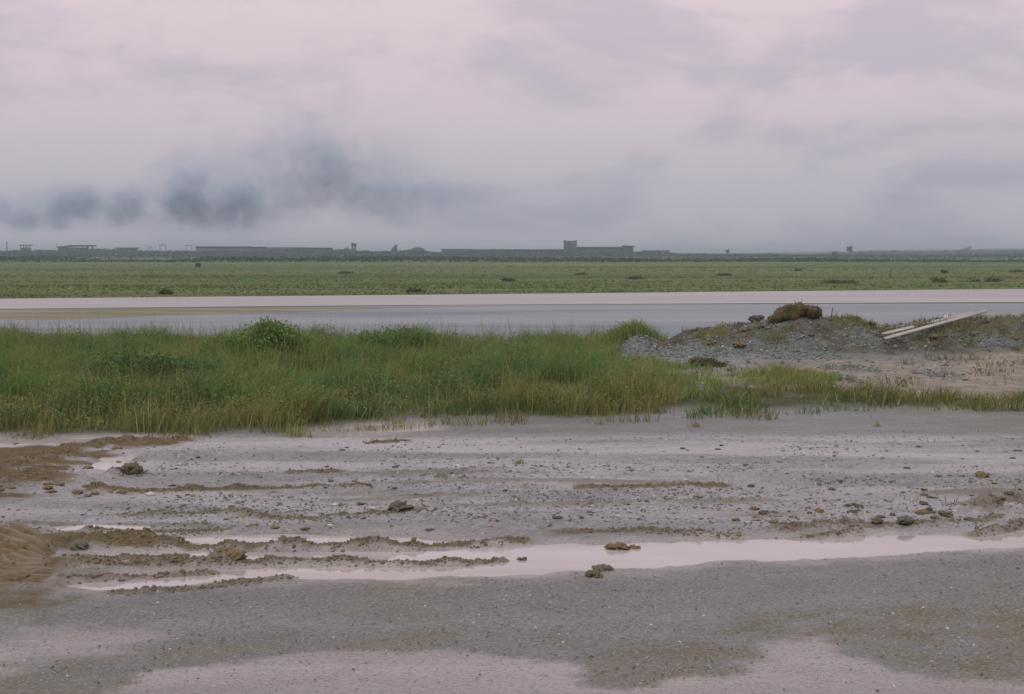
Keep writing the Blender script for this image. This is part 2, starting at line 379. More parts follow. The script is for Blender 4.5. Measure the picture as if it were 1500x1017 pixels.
fd = m.noise(0.012, 6, 0.65, m.co((0.25, 1.5, 1.0)), 0.8)
fc = m.mixc(m.rng(fd, 0.50, 0.62, 0.0, 0.75), fc, (0.05, 0.088, 0.036))
fc = m.mixc(m.rng(fd, 0.42, 0.30, 0.0, 0.6), fc, (0.20, 0.19, 0.10))
c = m.mixc(field, c, fc)
m.color(c)
r = m.rng(m.math('ADD', med, m.math('MULTIPLY', band, 0.8)), 0.7, 1.1, 0.36, 0.70)
dry = m.math('MAXIMUM', m.math('MAXIMUM', m.math('MAXIMUM', clay, spoil), grav), m.math('MAXIMUM', m.math('MAXIMUM', soil, field), m.math('MULTIPLY', sand, 0.8)))
rr = m.n('ShaderNodeMix'); m.l(dry, rr.inputs[0]); m.l(r, rr.inputs[2]); rr.inputs[3].default_value = 0.85
r2 = m.n('ShaderNodeMix'); m.l(m.math('MULTIPLY', wet, 0.85), r2.inputs[0]); m.l(rr.outputs[0], r2.inputs[2]); r2.inputs[3].default_value = 0.2
m.rough(r2.outputs[0])
sp = m.math('MULTIPLY', m.math('SUBTRACT', 1.0, m.math('MULTIPLY', dry, 0.85)), 0.42); m.l(sp, m.b.inputs['Specular IOR Level'])
m.bump(m.math('ADD', m.math('MULTIPLY', fine, 0.6), peb), 1.0, 0.03)
ground = mesh_obj('ground', np.stack([GX.ravel(), GY.ravel(), GZ], -1), [quads], m.m, attrs=GM, smooth=True)
tag(ground, 'wet grey mud and gravel ground running out to grassy plain', kind='structure')

# water standing in the ruts and hollows
m = Mat('muddy_water', 0.05, 0.5); m.b.inputs['IOR'].default_value = 1.33
n = m.noise(1.1, 6, 0.6, m.co((0.35, 1.2, 1)), 0.6); m.color(m.mixc(m.rng(n, 0.38, 0.62), (0.36, 0.315, 0.305), (0.46, 0.415, 0.41))); m.rough(m.rng(m.noise(0.6, 4, 0.6, m.co((0.4, 1.3, 1))), 0.4, 0.65, 0.03, 0.16))
m.bump(m.noise(5, 2, 0.5, m.co((1, 0.5, 1))), 0.05, 0.004)
WATER_M = m.m
def sheet(name, P, mat, z, label):
    P = np.array(P); V = np.column_stack([P, np.full(len(P), z)])
    return tag(mesh_obj(name, V, [np.array([range(len(P))])], mat), label, kind='structure')
def around(i, pad=0.35):
    P = PUDDLES[i][0]; x0, y0 = P.min(0) - pad; x1, y1 = P.max(0) + pad
    return [(x0, y0), (x1, y0), (x1, y1), (x0, y1)]
P0 = np.concatenate([PUDDLES[i][0] for i in (0, 1, 2, 3)]); a0, b0 = P0.min(0) - 0.3; a1, b1 = P0.max(0) + 0.3
sheet('puddle', [(a0, b0), (a1, b0), (a1, b1), (a0, b1)], WATER_M, WATER, 'long pale puddle lying in the wheel ruts across the road')
for i, lab in ((4, 'thin sliver of water above the rut puddles'), (5, 'narrow sliver of water behind the clay heap'), (6, 'small pinkish puddle between clay and gravel'),
               (7, 'strip of water at the foot of the tall grass'), (8, 'shallow water reaching into a gap in the grass')):
    sheet('puddle', around(i, 0.1 if i < 6 else 0.3), WATER_M, WATER + (0.003 if i < 6 else 0), lab)
# apron and runway
def strip(name, poly, z, mat, label): return sheet(name, [at(u, v) for u, v in poly], mat, z, label)
m = Mat('apron_surface', 0.5, 0.35); co = m.co((0.25, 1, 1)); n = m.noise(0.14, 6, 0.65, co, 0.6); f = m.noise(4, 5, 0.7, m.co())
cc = m.mixc(m.rng(n, 0.38, 0.62), (0.115, 0.145, 0.165), (0.215, 0.232, 0.25))
cc = m.mixc(m.rng(f, 0.5, 0.75, 0, 0.5), cc, (0.28, 0.285, 0.295)); m.color(cc)
m.rough(m.rng(m.noise(0.12, 3, 0.5, m.co((0.2, 1, 1))), 0.4, 0.62, 0.70, 0.42)); m.bump(f, 0.5, 0.01)
strip('apron', [(-900, 470), (-400, 463), (0, 456), (700, 447), (1500, 444.5), (2400, 440), (2400, 489), (1500, 489), (0, 500), (-900, 500)], 0.006, m.m, 'wet blue grey apron between grass and pale runway')
m = Mat('runway_concrete', 0.75, 0.25); n = m.noise(0.15, 5, 0.6, m.co((0.3, 1, 1))); f = m.noise(1.5, 4, 0.6, m.co((0.3, 1, 1)))
m.color(m.mixc(m.rng(f, 0.4, 0.7), m.mixc(m.rng(n, 0.4, 0.6), (0.33, 0.315, 0.32), (0.40, 0.375, 0.38)), (0.35, 0.335, 0.34)))
strip('runway', [(-900, 461), (-400, 457), (0, 453), (400, 449), (750, 446.5), (1500, 443), (2400, 439), (2400, 416), (1500, 423.5), (750, 431), (0, 438), (-900, 447)], 0.012, m.m, 'long pale concrete runway strip crossing the plain')
m = simple('runway_paint', (0.46, 0.44, 0.45), 0.1, 0.8, 0.5, 0.4)
strip('runway_edge_line', [(900, 445.4), (1500, 442.9), (2400, 438.9), (2400, 438.2), (1500, 442.1), (900, 444.7)], 0.016, m, 'thin pale line along the edge of the runway')
m = Mat('worn_verge', 0.85, 0.2); n = m.noise(0.5, 5, 0.6, m.co((0.2, 1, 1)))
m.color(m.mixc(m.rng(n, 0.42, 0.6), (0.17, 0.16, 0.095), (0.25, 0.225, 0.165)))
strip('verge', [(-900, 462.5), (0, 454.5), (400, 451.5), (720, 449.2), (560, 452), (480, 456), (330, 460), (220, 463), (120, 468), (0, 469), (-900, 478)], 0.010, m.m, 'thin brown worn verge between apron and runway')

# ------------------------------------------------------------------ grass
def blades(P, h, wd, lean, col, yaw=None, wind=None):
    """one bent, tapering blade on each root"""
    n = len(P); yaw = rng.random(n) * 2 * np.pi if yaw is None else yaw
    side = np.stack([np.cos(yaw), np.sin(yaw), np.zeros(n)], -1) * (wd / 2)[:, None]
    la = rng.random(n) * 2 * np.pi if wind is None else wind; ld = np.stack([np.cos(la), np.sin(la), np.zeros(n)], -1) * (lean * h)[:, None]
    up = np.zeros((n, 3)); up[:, 2] = h
    mid = P + up * 0.55 + ld * 0.3; tip = P + up * (1 - 0.25 * lean)[:, None] + ld
    V = np.stack([P - side, P + side, mid + side * 0.75, mid - side * 0.75, tip], 1).reshape(-1, 3)
    b = np.arange(n)[:, None] * 5
    return V, b + np.array([[0, 1, 2, 3]]), b + np.array([[3, 2, 4]]), np.repeat(col, 5, 0)
def blade_obj(name, sets, mat, parent=None):
    V, Q, T, C = [], [], [], []; k = 0
    for v, q, t, c in sets:
        V.append(v); Q.append(q + k); T.append(t + k); C.append(c); k += len(v)
    return mesh_obj(name, np.concatenate(V), [np.concatenate(Q), np.concatenate(T)], mat, parent, cols=np.concatenate(C))
GRASS_M = tinted('grass_blade', 0.6, 0.25, 0.35)
GREEN, DEEP, OLIVE, STRAW = (np.array(k) for k in ((0.155, 0.27, 0.068), (0.085, 0.18, 0.052), (0.25, 0.25, 0.078), (0.38, 0.33, 0.14)))
def lerp(a, b, t): return a + (b - a) * np.asarray(t)[:, None]
def jitter(c, a=0.25): return np.clip(c * (1 + a * (rng.random((len(c), 1)) * 2 - 1)), 0.01, 1)
TALL = pts((-330, 642), (0, 636), (200, 637), (440, 634), (470, 624), (600, 617), (760, 612), (900, 611), (1010, 608), (1015, 590), (990, 568), (930, 550), (905, 535), (900, 519),
           (905, 503), (850, 504), (780, 512), (700, 515), (500, 509), (350, 507), (0, 506), (-330, 506))
def scatter(poly, dens, warp=0.5):
    x0, y0 = poly.min(0); x1, y1 = poly.max(0); n = int((x1 - x0) * (y1 - y0) * dens)
    x = x0 + rng.random(n) * (x1 - x0); y = y0 + rng.random(n) * (y1 - y0)
    k = sd_poly(x, y, poly) + warp * fbm(x * 0.8, y * 0.8, 30, 3) < 0
    return x[k], y[k]
sets = []
x, y = scatter(TALL, 640, 0.7)
clump = fbm(x * 1.1, y * 1.1, 31, 4); patch = fbm(x * 0.28, y * 0.4, 32, 3)
# bays of bare wet ground in the band
gx, gy = at(545, 600); bay = np.exp(-(((x - gx) / 0.7) ** 2 + ((y - gy) / 1.1) ** 2))
front = 1 - ss(0.3, 3.4, y - np.interp(x, [-8, -3, -1.5, 4], [19.7, 19.9, 21.0, 22.0]) + 0.9 * fbm(x * 0.6, y * 0.6, 33, 3))
keep = rng.random(len(x)) < np.clip(0.8 + 0.7 * clump + 0.15 * front - 1.0 * bay, 0.05, 1)
edge = sd_poly(x, y, TALL)
keep &= rng.random(len(x)) < ss(0.25, -0.7, edge + 0.9 * fbm(x * 1.6, y * 1.6, 68, 3)) + 0.04
x, y, clump, patch, front, bay = (q[keep] for q in (x, y, clump, patch, front, bay))
z = terrain(x, y)[0]
right = ss(0.0, 4.5, x)
tuft = fbm(x * 2.6, y * 2.2, 36, 2)
h = (0.46 + 0.46 * clump + 0.22 * patch + 0.36 * tuft) * (1 - 0.22 * front) * (1 - 0.30 * right) * (1 - 0.6 * bay) * (0.6 + 0.6 * rng.random(len(x)))
h = np.clip(h, 0.10, 1.0)
col = lerp(GREEN, DEEP, np.clip(0.40 + 1.6 * fbm(x * 0.7, y * 0.8, 34, 4), 0, 1)) 
col = col + (OLIVE - col) * np.clip(0.20 + 0.6 * front + 0.35 * right + 1.1 * fbm(x * 0.8, y * 0.9, 35, 4), 0, 1)[:, None]
col = col * (1 - 0.2 * front)[:, None]
s = rng.random(len(x)) < 0.03 + 0.05 * front; col[s] = STRAW * 0.8
sets.append(blades(np.stack([x, y, z - 0.02], -1), h, 0.007 + 0.010 * rng.random(len(x)), 0.25 + 0.75 * rng.random(len(x)), jitter(col, 0.35), wind=6.28 * fbm(x * 1.7, y * 1.7, 37, 2) + rng.normal(0, 0.9, len(x))))
FR = pts((-330, 652), (0, 647), (200, 647), (440, 646), (480, 634), (620, 626), (900, 620), (1010, 618), (1010, 606), (900, 606), (620, 612), (450, 630), (0, 632), (-330, 636))
x, y = scatter(FR, 420, 0.3); c = fbm(x * 1.9, y * 2.3, 49, 4); k = rng.random(len(x)) < np.clip(-0.10 + 2.2 * c, 0, 1); x, y, c = x[k], y[k], c[k]
sets.append(blades(np.stack([x, y, terrain(x, y)[0] - 0.01], -1), np.clip(0.10 + 0.4 * c, 0.05, 0.4) * (0.4 + 0.9 * rng.random(len(x))), 0.007 + 0.007 * rng.random(len(x)), 0.3 + 0.7 * rng.random(len(x)), jitter(lerp(OLIVE * 0.7, STRAW * 0.7, rng.random(len(x)) * 0.7), 0.3)))
# thin flowering stalks that rise above the rest
x, y = scatter(TALL, 9); z = terrain(x, y)[0]; k = len(x)
sets.append(blades(np.stack([x, y, z], -1), 0.65 + 0.35 * rng.random(k) - 0.25 * ss(0, 4, x), np.full(k, 0.011), 0.08 + 0.2 * rng.random(k), jitter(np.tile(OLIVE * 0.9, (k, 1)))))
o = blade_obj('tall_grass', sets, GRASS_M); tag(o, 'tall green and olive grass between the mud and the apron', 'grass', kind='stuff')

def leaf_quads(C, size, col):
    n = len(C); a = rng.normal(size=(n, 3)); a[:, 2] = np.abs(a[:, 2]); a /= np.linalg.norm(a, axis=1)[:, None]
    b = np.cross(a, rng.normal(size=(n, 3))); b /= np.linalg.norm(b, axis=1)[:, None]; q = (size * (0.6 + 0.8 * rng.random(n)))[:, None]
    return np.stack([C - a * q, C + b * q * 0.4, C + a * q, C - b * q * 0.4], 1).reshape(-1, 3), np.arange(n)[:, None] * 4 + np.array([[0, 1, 2, 3]]), np.repeat(col, 4, 0)
x, y = scatter(TALL, 210, 0.5); c = fbm(x * 0.6, y * 0.7, 38, 4); k = (rng.random(len(x)) < np.clip(0.1 + 1.9 * c, 0, 0.9)) & (sd_poly(x, y, TALL) < -0.5); x, y, c = x[k], y[k], c[k]
hh = np.clip(0.30 + 0.42 * c + 0.3 * fbm(x * 1.1, y * 1.1, 31, 4) - 0.14 * ss(0, 4.5, x), 0.12, 0.8) * (1 - 0.45 * rng.random(len(x)) ** 2)
V, F, C = leaf_quads(np.stack([x, y, terrain(x, y)[0] + hh], -1), np.full(len(x), 0.026), jitter(lerp(DEEP * 1.1, OLIVE * 0.9, np.clip(0.35 + 1.2 * fbm(x * 0.9, y * 0.9, 39, 3), 0, 1)), 0.35))
x, y = scatter(TALL, 420, 0.5); fr = 1 - ss(0.8, 4.2, y - np.interp(x, [-8, -3, -1.5, 4], [19.7, 19.9, 21.0, 22.0])); cl = fbm(x * 1.1, y * 1.1, 31, 4)
k = (rng.random(len(x)) < np.clip(0.12 + 0.8 * fr + 0.8 * fbm(x * 1.5, y * 1.5, 48, 3), 0, 1)) & (sd_poly(x, y, TALL) < 0.0); x, y, fr, cl = x[k], y[k], fr[k], cl[k]
hh = np.clip(0.36 + 0.36 * cl + 0.28 * fbm(x * 2.6, y * 2.2, 36, 2) - 0.12 * ss(0, 4.5, x), 0.08, 0.8) * (1 - 0.5 * rng.random(len(x)) ** 2)
V2, F2, C2 = leaf_quads(np.stack([x, y, terrain(x, y)[0] + hh], -1), np.full(len(x), 0.016), jitter(lerp(OLIVE * 0.9, STRAW * 0.85, rng.random(len(x)) * 0.7), 0.3))
F = np.concatenate([F, F2 + len(V)]); V = np.concatenate([V, V2]); C = np.concatenate([C, C2])
o = mesh_obj('broad_weeds', V, [F], GRASS_M, cols=C); tag(o, 'broad leaved weeds growing all through the tall grass', 'weeds', kind='stuff')

# short weeds on the sandy ground, on the heap and along the mud
sets = []
LOW = pts((1000, 618), (1180, 614), (1340, 610), (1500, 602), (1760, 595), (1760, 578), (1500, 588), (1380, 589), (1250, 584), (1150, 574), (1060, 572), (1010, 580))
x, y = scatter(LOW, 560, 0.8); c = fbm(x * 1.2, y * 1.2, 41, 4); k = rng.random(len(x)) < np.clip(0.34 + 2.4 * c, 0.02, 1); x, y, c = x[k], y[k], c[k]
h = np.clip(0.15 + 0.42 * c, 0.04, 0.5) * (0.5 + 0.8 * rng.random(len(x)))
col = lerp(DEEP * 0.9, OLIVE * 0.75, np.clip(0.70 + 1.2 * fbm(x, y, 42, 3), 0, 1)); s = rng.random(len(x)) < 0.12; col[s] = STRAW
sets.append(blades(np.stack([x, y, terrain(x, y)[0] - 0.01], -1), h, 0.007 + 0.008 * rng.random(len(x)), 0.3 + 0.7 * rng.random(len(x)), jitter(col, 0.35)))
MIX = pts((850, 570), (1010, 590), (1060, 572), (1180, 575), (1240, 560), (1160, 545), (1080, 548), (1020, 535), (980, 528), (900, 530))
x, y = scatter(MIX, 420, 0.6); c = fbm(x * 0.9, y * 1.1, 43, 4); k = rng.random(len(x)) < np.clip(0.36 + 1.8 * c, 0.03, 1); x, y, c = x[k], y[k], c[k]
h = np.clip(0.12 + 0.25 * c, 0.05, 0.35) * (0.6 + 0.8 * rng.random(len(x)))
col = lerp(GREEN, OLIVE, np.clip(0.7 + 0.9 * fbm(x, y, 44, 3), 0, 1))
sets.append(blades(np.stack([x, y, terrain(x, y)[0] - 0.01], -1), h, 0.009 + 0.008 * rng.random(len(x)), 0.4 + 0.5 * rng.random(len(x)), jitter(col)))
HEAP = pts((980, 522), (1100, 520), (1280, 525), (1420, 520), (1560, 512), (1800, 505), (1800, 492), (1500, 494), (1280, 497), (1000, 500))
x, y = scatter(HEAP, 260, 0.8); c = fbm(x * 0.8, y * 0.9, 45, 3)
rt = ss(far(1300, 0, 36)[0], far(1400, 0, 36)[0], x)
k = rng.random(len(x)) < np.clip(0.28 + 2.0 * c + 0.6 * rt, 0.0, 1); x, y, c, rt = x[k], y[k], c[k], rt[k]
h = np.clip(0.12 + 0.25 * c + 0.08 * rt, 0.05, 0.4) * (0.6 + 0.8 * rng.random(len(x)))
col = lerp(OLIVE * 0.6, OLIVE, np.clip(0.5 + 0.9 * fbm(x, y, 46, 3), 0, 1))
sets.append(blades(np.stack([x, y, terrain(x, y)[0] - 0.02], -1), h, 0.016 + 0.012 * rng.random(len(x)), 0.3 + 0.5 * rng.random(len(x)), jitter(col)))
x, y = scatter(SAND, 200, 0.6); c = fbm(x * 1.3, y * 1.5, 53, 4); k = rng.random(len(x)) < np.clip(-0.28 + 2.0 * c, 0, 0.9); x, y, c = x[k], y[k], c[k]; k = len(x)
sets.append(blades(np.stack([x, y, terrain(x, y)[0] - 0.01], -1), np.clip(0.05 + 0.35 * c, 0.04, 0.3) * (0.4 + 0.9 * rng.random(k)), 0.010 + 0.010 * rng.random(k), 0.4 + 0.6 * rng.random(k), jitter(lerp(OLIVE * 0.55, STRAW * 0.6, rng.random(k) * 0.6), 0.3)))
MUD = pts((300, 690), (1500, 620), (1700, 615), (1700, 740), (1000, 760), (300, 770))
x, y = scatter(MUD, 60, 0.5); c = fbm(x * 1.4, y * 1.7, 47, 4); k = rng.random(len(x)) < np.clip(-0.35 + 1.5 * c + 0.25 * ss(2, 6, x), 0, 1); x, y = x[k], y[k]; k = len(x)
sets.append(blades(np.stack([x, y, terrain(x, y)[0] - 0.01], -1), 0.03 + 0.08 * rng.random(k), np.full(k, 0.009), 0.4 + 0.5 * rng.random(k), jitter(np.tile(OLIVE * 0.7, (k, 1)))))
o = blade_obj('short_weeds', sets, GRASS_M); tag(o, 'short olive weeds on the sandy ground and spoil heap', 'weeds', kind='stuff')

# grass of the plain beyond the runway
sets = []
n = 42000; t = rng.random(n); D = 1 / (1 / 74 + t * (1 / 330 - 1 / 74)); x = (rng.random(n) * 2 - 1) * (0.42 * D + 5); y = D
xr = np.interp; edge_y = 2.5 * FPX / (438 - 14.5 * (x / D * FPX + 750) / 1500 - HOR); k = y > edge_y + 0.5; x, y = x[k], y[k]
c = fbm(x * 0.02, y * 0.10, 50, 4) + 0.5 * fbm(x * 0.12, y * 0.3, 51, 3); k = rng.random(len(x)) < np.clip(0.45 + 0.8 * c, 0.08, 1); x, y, c = x[k], y[k], c[k]
h = np.clip(0.09 + 0.15 * c, 0.05, 0.35) * (0.6 + 0.8 * rng.random(len(x)))
col = lerp(OLIVE * 0.74, GREEN * 0.74, np.clip(0.5 + 1.3 * fbm(x * 0.012, y * 0.06, 52, 4), 0, 1)); s = rng.random(len(x)) < 0.05; col[s] = STRAW * 0.5
for q in range(2):
    off = rng.normal(0, 0.25, (len(x), 2))
    sets.append(blades(np.stack([x + off[:, 0], y + off[:, 1], np.zeros(len(x))], -1), h * (0.7 + 0.5 * rng.random(len(x))), 0.10 + 0.0012 * y * rng.random(len(x)), 0.3 + 0.7 * rng.random(len(x)), jitter(col, 0.15)))
o = blade_obj('plain_grass', sets, GRASS_M); tag(o, 'rough yellow green grass covering the plain beyond the runway', 'grass', kind='stuff')

# ------------------------------------------------------------------ leafy plants
LEAF_M = tinted('weed_leaf', 0.55, 0.3, 0.35)
STEM_M = simple('plant_stem', (0.13, 0.12, 0.06), 0.3, 12)
BARK_M = simple('bark', (0.12, 0.10, 0.08), 0.3, 3)
def leaves(C, size, col, flat=0.5):
    """a small pointed leaf at each centre"""
    n = len(C); a = rng.normal(size=(n, 3)); a[:, 2] *= flat; a /= np.linalg.norm(a, axis=1)[:, None]
    b = np.cross(a, rng.normal(size=(n, 3))); b /= np.linalg.norm(b, axis=1)[:, None]
    s = (np.broadcast_to(size, n) * (0.6 + 0.8 * rng.random(n)))[:, None]
    V = np.stack([C - a * s, C + b * s * 0.42, C + a * s, C - b * s * 0.42], 1).reshape(-1, 3)
    return V, np.arange(n)[:, None] * 4 + np.array([[0, 1, 2, 3]]), np.repeat(col, 4, 0)
def crown_points(n, lobes, k=1.0):
    """points through the volume of overlapping lobes, thicker toward the outside"""
    lob = np.array(lobes); wgt = lob[:, 3] * lob[:, 4] * lob[:, 5]; pick = rng.choice(len(lob), n, p=wgt / wgt.sum())
    d = rng.normal(size=(n, 3)); d /= np.linalg.norm(d, axis=1)[:, None]; r = rng.random(n) ** 0.42
    r = r * (1 + 0.25 * rng.normal(size=n) * 0.5)
    return lob[pick, :3] + d * r[:, None] * lob[pick, 3:6] * k
def limb(path, r0, r1, seg=6):
    P = np.array(path, float); n = len(P); V = []; F = []
    for i, p in enumerate(P):
        d = P[min(i + 1, n - 1)] - P[max(i - 1, 0)]; d /= np.linalg.norm(d) + 1e-9
        a = np.cross(d, (0.3, 0.9, 0.1)); a /= np.linalg.norm(a) + 1e-9; b = np.cross(d, a); r = r0 + (r1 - r0) * i / (n - 1)
        for k in range(seg):
            t = 2 * math.pi * k / seg; V.append(p + (a * math.cos(t) + b * math.sin(t)) * r)
    for i in range(n - 1):
        for k in range(seg): F.append([i * seg + k, i * seg + (k + 1) % seg, (i + 1) * seg + (k + 1) % seg, (i + 1) * seg + k])
    return np.array(V), np.array(F)
def join_tubes(tubes):
    V, F, k = [], [], 0
    for v, f in tubes: V.append(v); F.append(f + k); k += len(v)
    return np.concatenate(V), np.concatenate(F)
def bush(name, u, v, D, lobes, n, size, tint, label, group=None, cat='bush', z0=None):
    x = far(u, v, D)[0]; z = terrain(np.array([x]), np.array([D]))[0][0] if z0 is None else z0
    root = empty(name, (x, D, z)); tag(root, label, cat, group)
    C = crown_points(n, lobes); C[:, 2] = np.abs(C[:, 2])
    col = jitter(np.tile(np.array(tint), (n, 1)) * (0.75 + 0.5 * vnoise(C[:, 0] * 3 / size * 0.08, C[:, 2] * 3 / size * 0.08, 60)[:, None]), 0.2)
    C[:, :2] *= (1 + 0.25 * rng.normal(size=(n, 1)) * 0.6); V, F, cc = leaves(C, size, col, 1.4); mesh_obj('foliage', V, [F], LEAF_M, root, cols=cc)
    tubes = []
    for lb in lobes[:6]:
        e = np.array(lb[:3]); tubes.append(limb([(e[0] * 0.2, e[1] * 0.2, -0.03), e * 0.6 + (0, 0, 0.02), e], 0.02 * lobes[0][5] * 1.5, 0.006))
    V, F = join_tubes(tubes); mesh_obj('stem', V, [F], STEM_M, root)
    return root
bush('leafy_bush', 385, 500, 31.5, [(0.1, 0, 0.5, 0.75, 0.6, 0.42), (-0.65, 0.1, 0.35, 0.55, 0.5, 0.36), (0.6, 0, 0.45, 0.45, 0.4, 0.4), (0.15, 0, 0.75, 0.4, 0.4, 0.25)], 9000, 0.036, (0.15, 0.24, 0.06), 'tallest bright green leafy bush rising out of the grass band')
bush('leafy_bush', 590, 500, 32, [(0, 0, 0.42, 0.8, 0.6, 0.36), (-0.8, 0.1, 0.36, 0.5, 0.5, 0.33), (0.75, 0, 0.33, 0.6, 0.5, 0.30)], 8000, 0.034, (0.12, 0.20, 0.055), 'wide low dark green bush on the back of the grass band')
gx0 = far(912, 505, 36.9)[0]; k = 2600; rx = np.clip(rng.normal(0, 0.50, k), -1.25, 1.1); ry = rng.normal(0, 0.28, k); top = 0.30 + 0.34 * np.exp(-((rx - 0.1) / 0.7) ** 2) + 0.16 * fbm(rx * 3, ry * 3, 72, 2)
zz0 = terrain(gx0 + rx, 36.9 + ry)[0]; o = blade_obj('grass_clump', [blades(np.stack([rx, ry, zz0 - 0.03], -1), top * (0.55 + 0.5 * rng.random(k)), 0.010 + 0.012 * rng.random(k), 0.2 + 0.6 * rng.random(k), jitter(lerp(GREEN * 1.05, OLIVE, rng.random(k) * 0.8), 0.3))], GRASS_M)
o.location = (gx0, 36.9, 0); tag(o, 'light green clump of tall grass behind the small heap of blue gravel', 'grass clump')
bush('leafy_bush', 190, 560, 25, [(0, 0, 0.40, 0.8, 0.5, 0.33), (0.8, 0.2, 0.38, 0.6, 0.4, 0.3)], 4500, 0.032, (0.08, 0.155, 0.05), 'dark green broad leaved weed patch deep in the tall grass')
bush('leafy_bush', 740, 520, 29, [(0, 0, 0.25, 0.8, 0.5, 0.30), (-0.9, 0.2, 0.22, 0.6, 0.4, 0.24)], 4000, 0.032, (0.10, 0.165, 0.05), 'low dark weed bush where the grass thins toward the gravel')
bush('leafy_bush', 1395, 480, 37.6, [(0, 0, 0.12, 0.75, 0.5, 0.2), (0.7, 0, 0.06, 0.4, 0.4, 0.15)], 4000, 0.034, (0.08, 0.12, 0.045), 'dark green bush under the raised end of the planks')
bush('weed_cushion', 1035, 540, 31.2, [(0, 0, 0.06, 0.30, 0.25, 0.14), (-0.25, 0, 0.08, 0.2, 0.2, 0.13), (0.28, 0, 0.03, 0.2, 0.2, 0.09)], 2600, 0.022, (0.11, 0.125, 0.04), 'small olive cushion of weed alone on the sandy ground', cat='weed')
for u, v, lab, s in ((645, 700, 'sparse dark grass tuft on the mud above the rut puddles', 1.0), (760, 680, 'thin yellowish grass tuft sprouting from the pale mud', 0.9), (1285, 625, 'scrawny grass tuft on pale mud below the weed strip', 0.9),
                     (1270, 572, 'brownish weed tuft standing on the bare sand', 1.6), (1020, 626, 'yellow green tuft at the foot of the weed strip', 1.3), (880, 622, 'small olive tuft detached from the tall grass', 1.0),
                     (432, 640, 'dry brown grass tuft leaning over the mud edge', 2.4)):
    x, y = at(u, v); z = float(terrain(np.array([x]), np.array([y]))[0][0]); k = int(70 * s)
    an = rng.random(k) * 6.28; ra = 0.11 * s * rng.random(k) ** 0.8; P = np.stack([ra * np.cos(an), ra * 0.7 * np.sin(an), np.full(k, -0.01)], -1)
    o = blade_obj('grass_tuft', [blades(P, (0.02 + 0.13 * rng.random(k) ** 1.6) * s * (1.25 - ra / (0.11 * s)), np.full(k, 0.008), 0.3 + 0.5 * rng.random(k), jitter(np.tile(OLIVE * (1.0 if s < 2 else 1.15), (k, 1))))], GRASS_M)
    o.location = (x, y, z); tag(o, lab, 'grass tuft')

# ------------------------------------------------------------------ stones, gravel and clods
def ico():
    t = (1 + 5 ** 0.5) / 2
    V = np.array([(-1, t, 0), (1, t, 0), (-1, -t, 0), (1, -t, 0), (0, -1, t), (0, 1, t), (0, -1, -t), (0, 1, -t), (t, 0, -1), (t, 0, 1), (-t, 0, -1), (-t, 0, 1)], float) / math.hypot(1, t)
    F = np.array([(0, 11, 5), (0, 5, 1), (0, 1, 7), (0, 7, 10), (0, 10, 11), (1, 5, 9), (5, 11, 4), (11, 10, 2), (10, 7, 6), (7, 1, 8), (3, 9, 4), (3, 4, 2), (3, 2, 6), (3, 6, 8), (3, 8, 9), (4, 9, 5), (2, 4, 11), (6, 2, 10), (8, 6, 7), (9, 8, 1)])
    return V, F
def sub(V, F):
    V = list(map(tuple, V)); mid = {}; G = []
    def md(a, b):
        k = (min(a, b), max(a, b))
        if k not in mid:
            p = (np.array(V[a]) + V[b]) / 2; V.append(tuple(p / np.linalg.norm(p))); mid[k] = len(V) - 1
        return mid[k]
    for a, b, c in F:
        d, e2, f = md(a, b), md(b, c), md(c, a); G += [(a, d, f), (b, e2, d), (c, f, e2), (d, e2, f)]
    return np.array(V), np.array(G)
I0 = ico(); I1 = sub(*I0); I2 = sub(*I1); I3 = sub(*I2)
OCT = (np.array([(1, 0, 0), (0, 1, 0), (-1, 0, 0), (0, -1, 0), (0, 0, 1), (0, 0, -1)], float), np.array([(0, 1, 4), (1, 2, 4), (2, 3, 4), (3, 0, 4)]))
def pebbles(x, y, r, col, sink=0.35, flat=0.65, base=None):
    n = len(x); B, F = base or I0; m = len(B)
    V = B[None] * (1 + 0.28 * rng.normal(size=(n, m, 1))) * np.stack([r * (0.7 + 0.6 * rng.random(n)), r * (0.7 + 0.6 * rng.random(n)), r * flat * (0.6 + 0.7 * rng.random(n))], -1)[:, None, :]
    a = rng.random(n) * 6.28; c, s = np.cos(a)[:, None], np.sin(a)[:, None]
    V = np.stack([V[..., 0] * c - V[..., 1] * s, V[..., 0] * s + V[..., 1] * c, V[..., 2]], -1)
    z = terrain(x, y)[0]; V = V + np.stack([x, y, z + r * (0.3 - sink)], -1)[:, None, :]
    return V.reshape(-1, 3), (np.arange(n)[:, None, None] * m + F[None]).reshape(-1, 3), np.repeat(col, m, 0)
def pebble_obj(name, sets, mat):
    V, F, C, k = [], [], [], 0
    for v, f, c in sets: V.append(v); F.append(f + k); C.append(c); k += len(v)
    return mesh_obj(name, np.concatenate(V), [np.concatenate(F)], mat, cols=np.concatenate(C))
STONE_M = tinted('stone', 0.6, 0.35, 0, 0.25, 30)
CLOD_M = tinted('mud_clod', 0.75, 0.3, 0, 0.3, 40)
GREY, BLUE, DARK, PALE, OCHRE, UMBER = (np.array(k) for k in ((0.22, 0.217, 0.212), (0.195, 0.225, 0.228), (0.085, 0.085, 0.078), (0.40, 0.39, 0.38), (0.20, 0.145, 0.08), (0.13, 0.112, 0.072)))
def shades(n, cs, p): return jitter(np.array(cs)[rng.choice(len(cs), n, p=p)], 0.25)
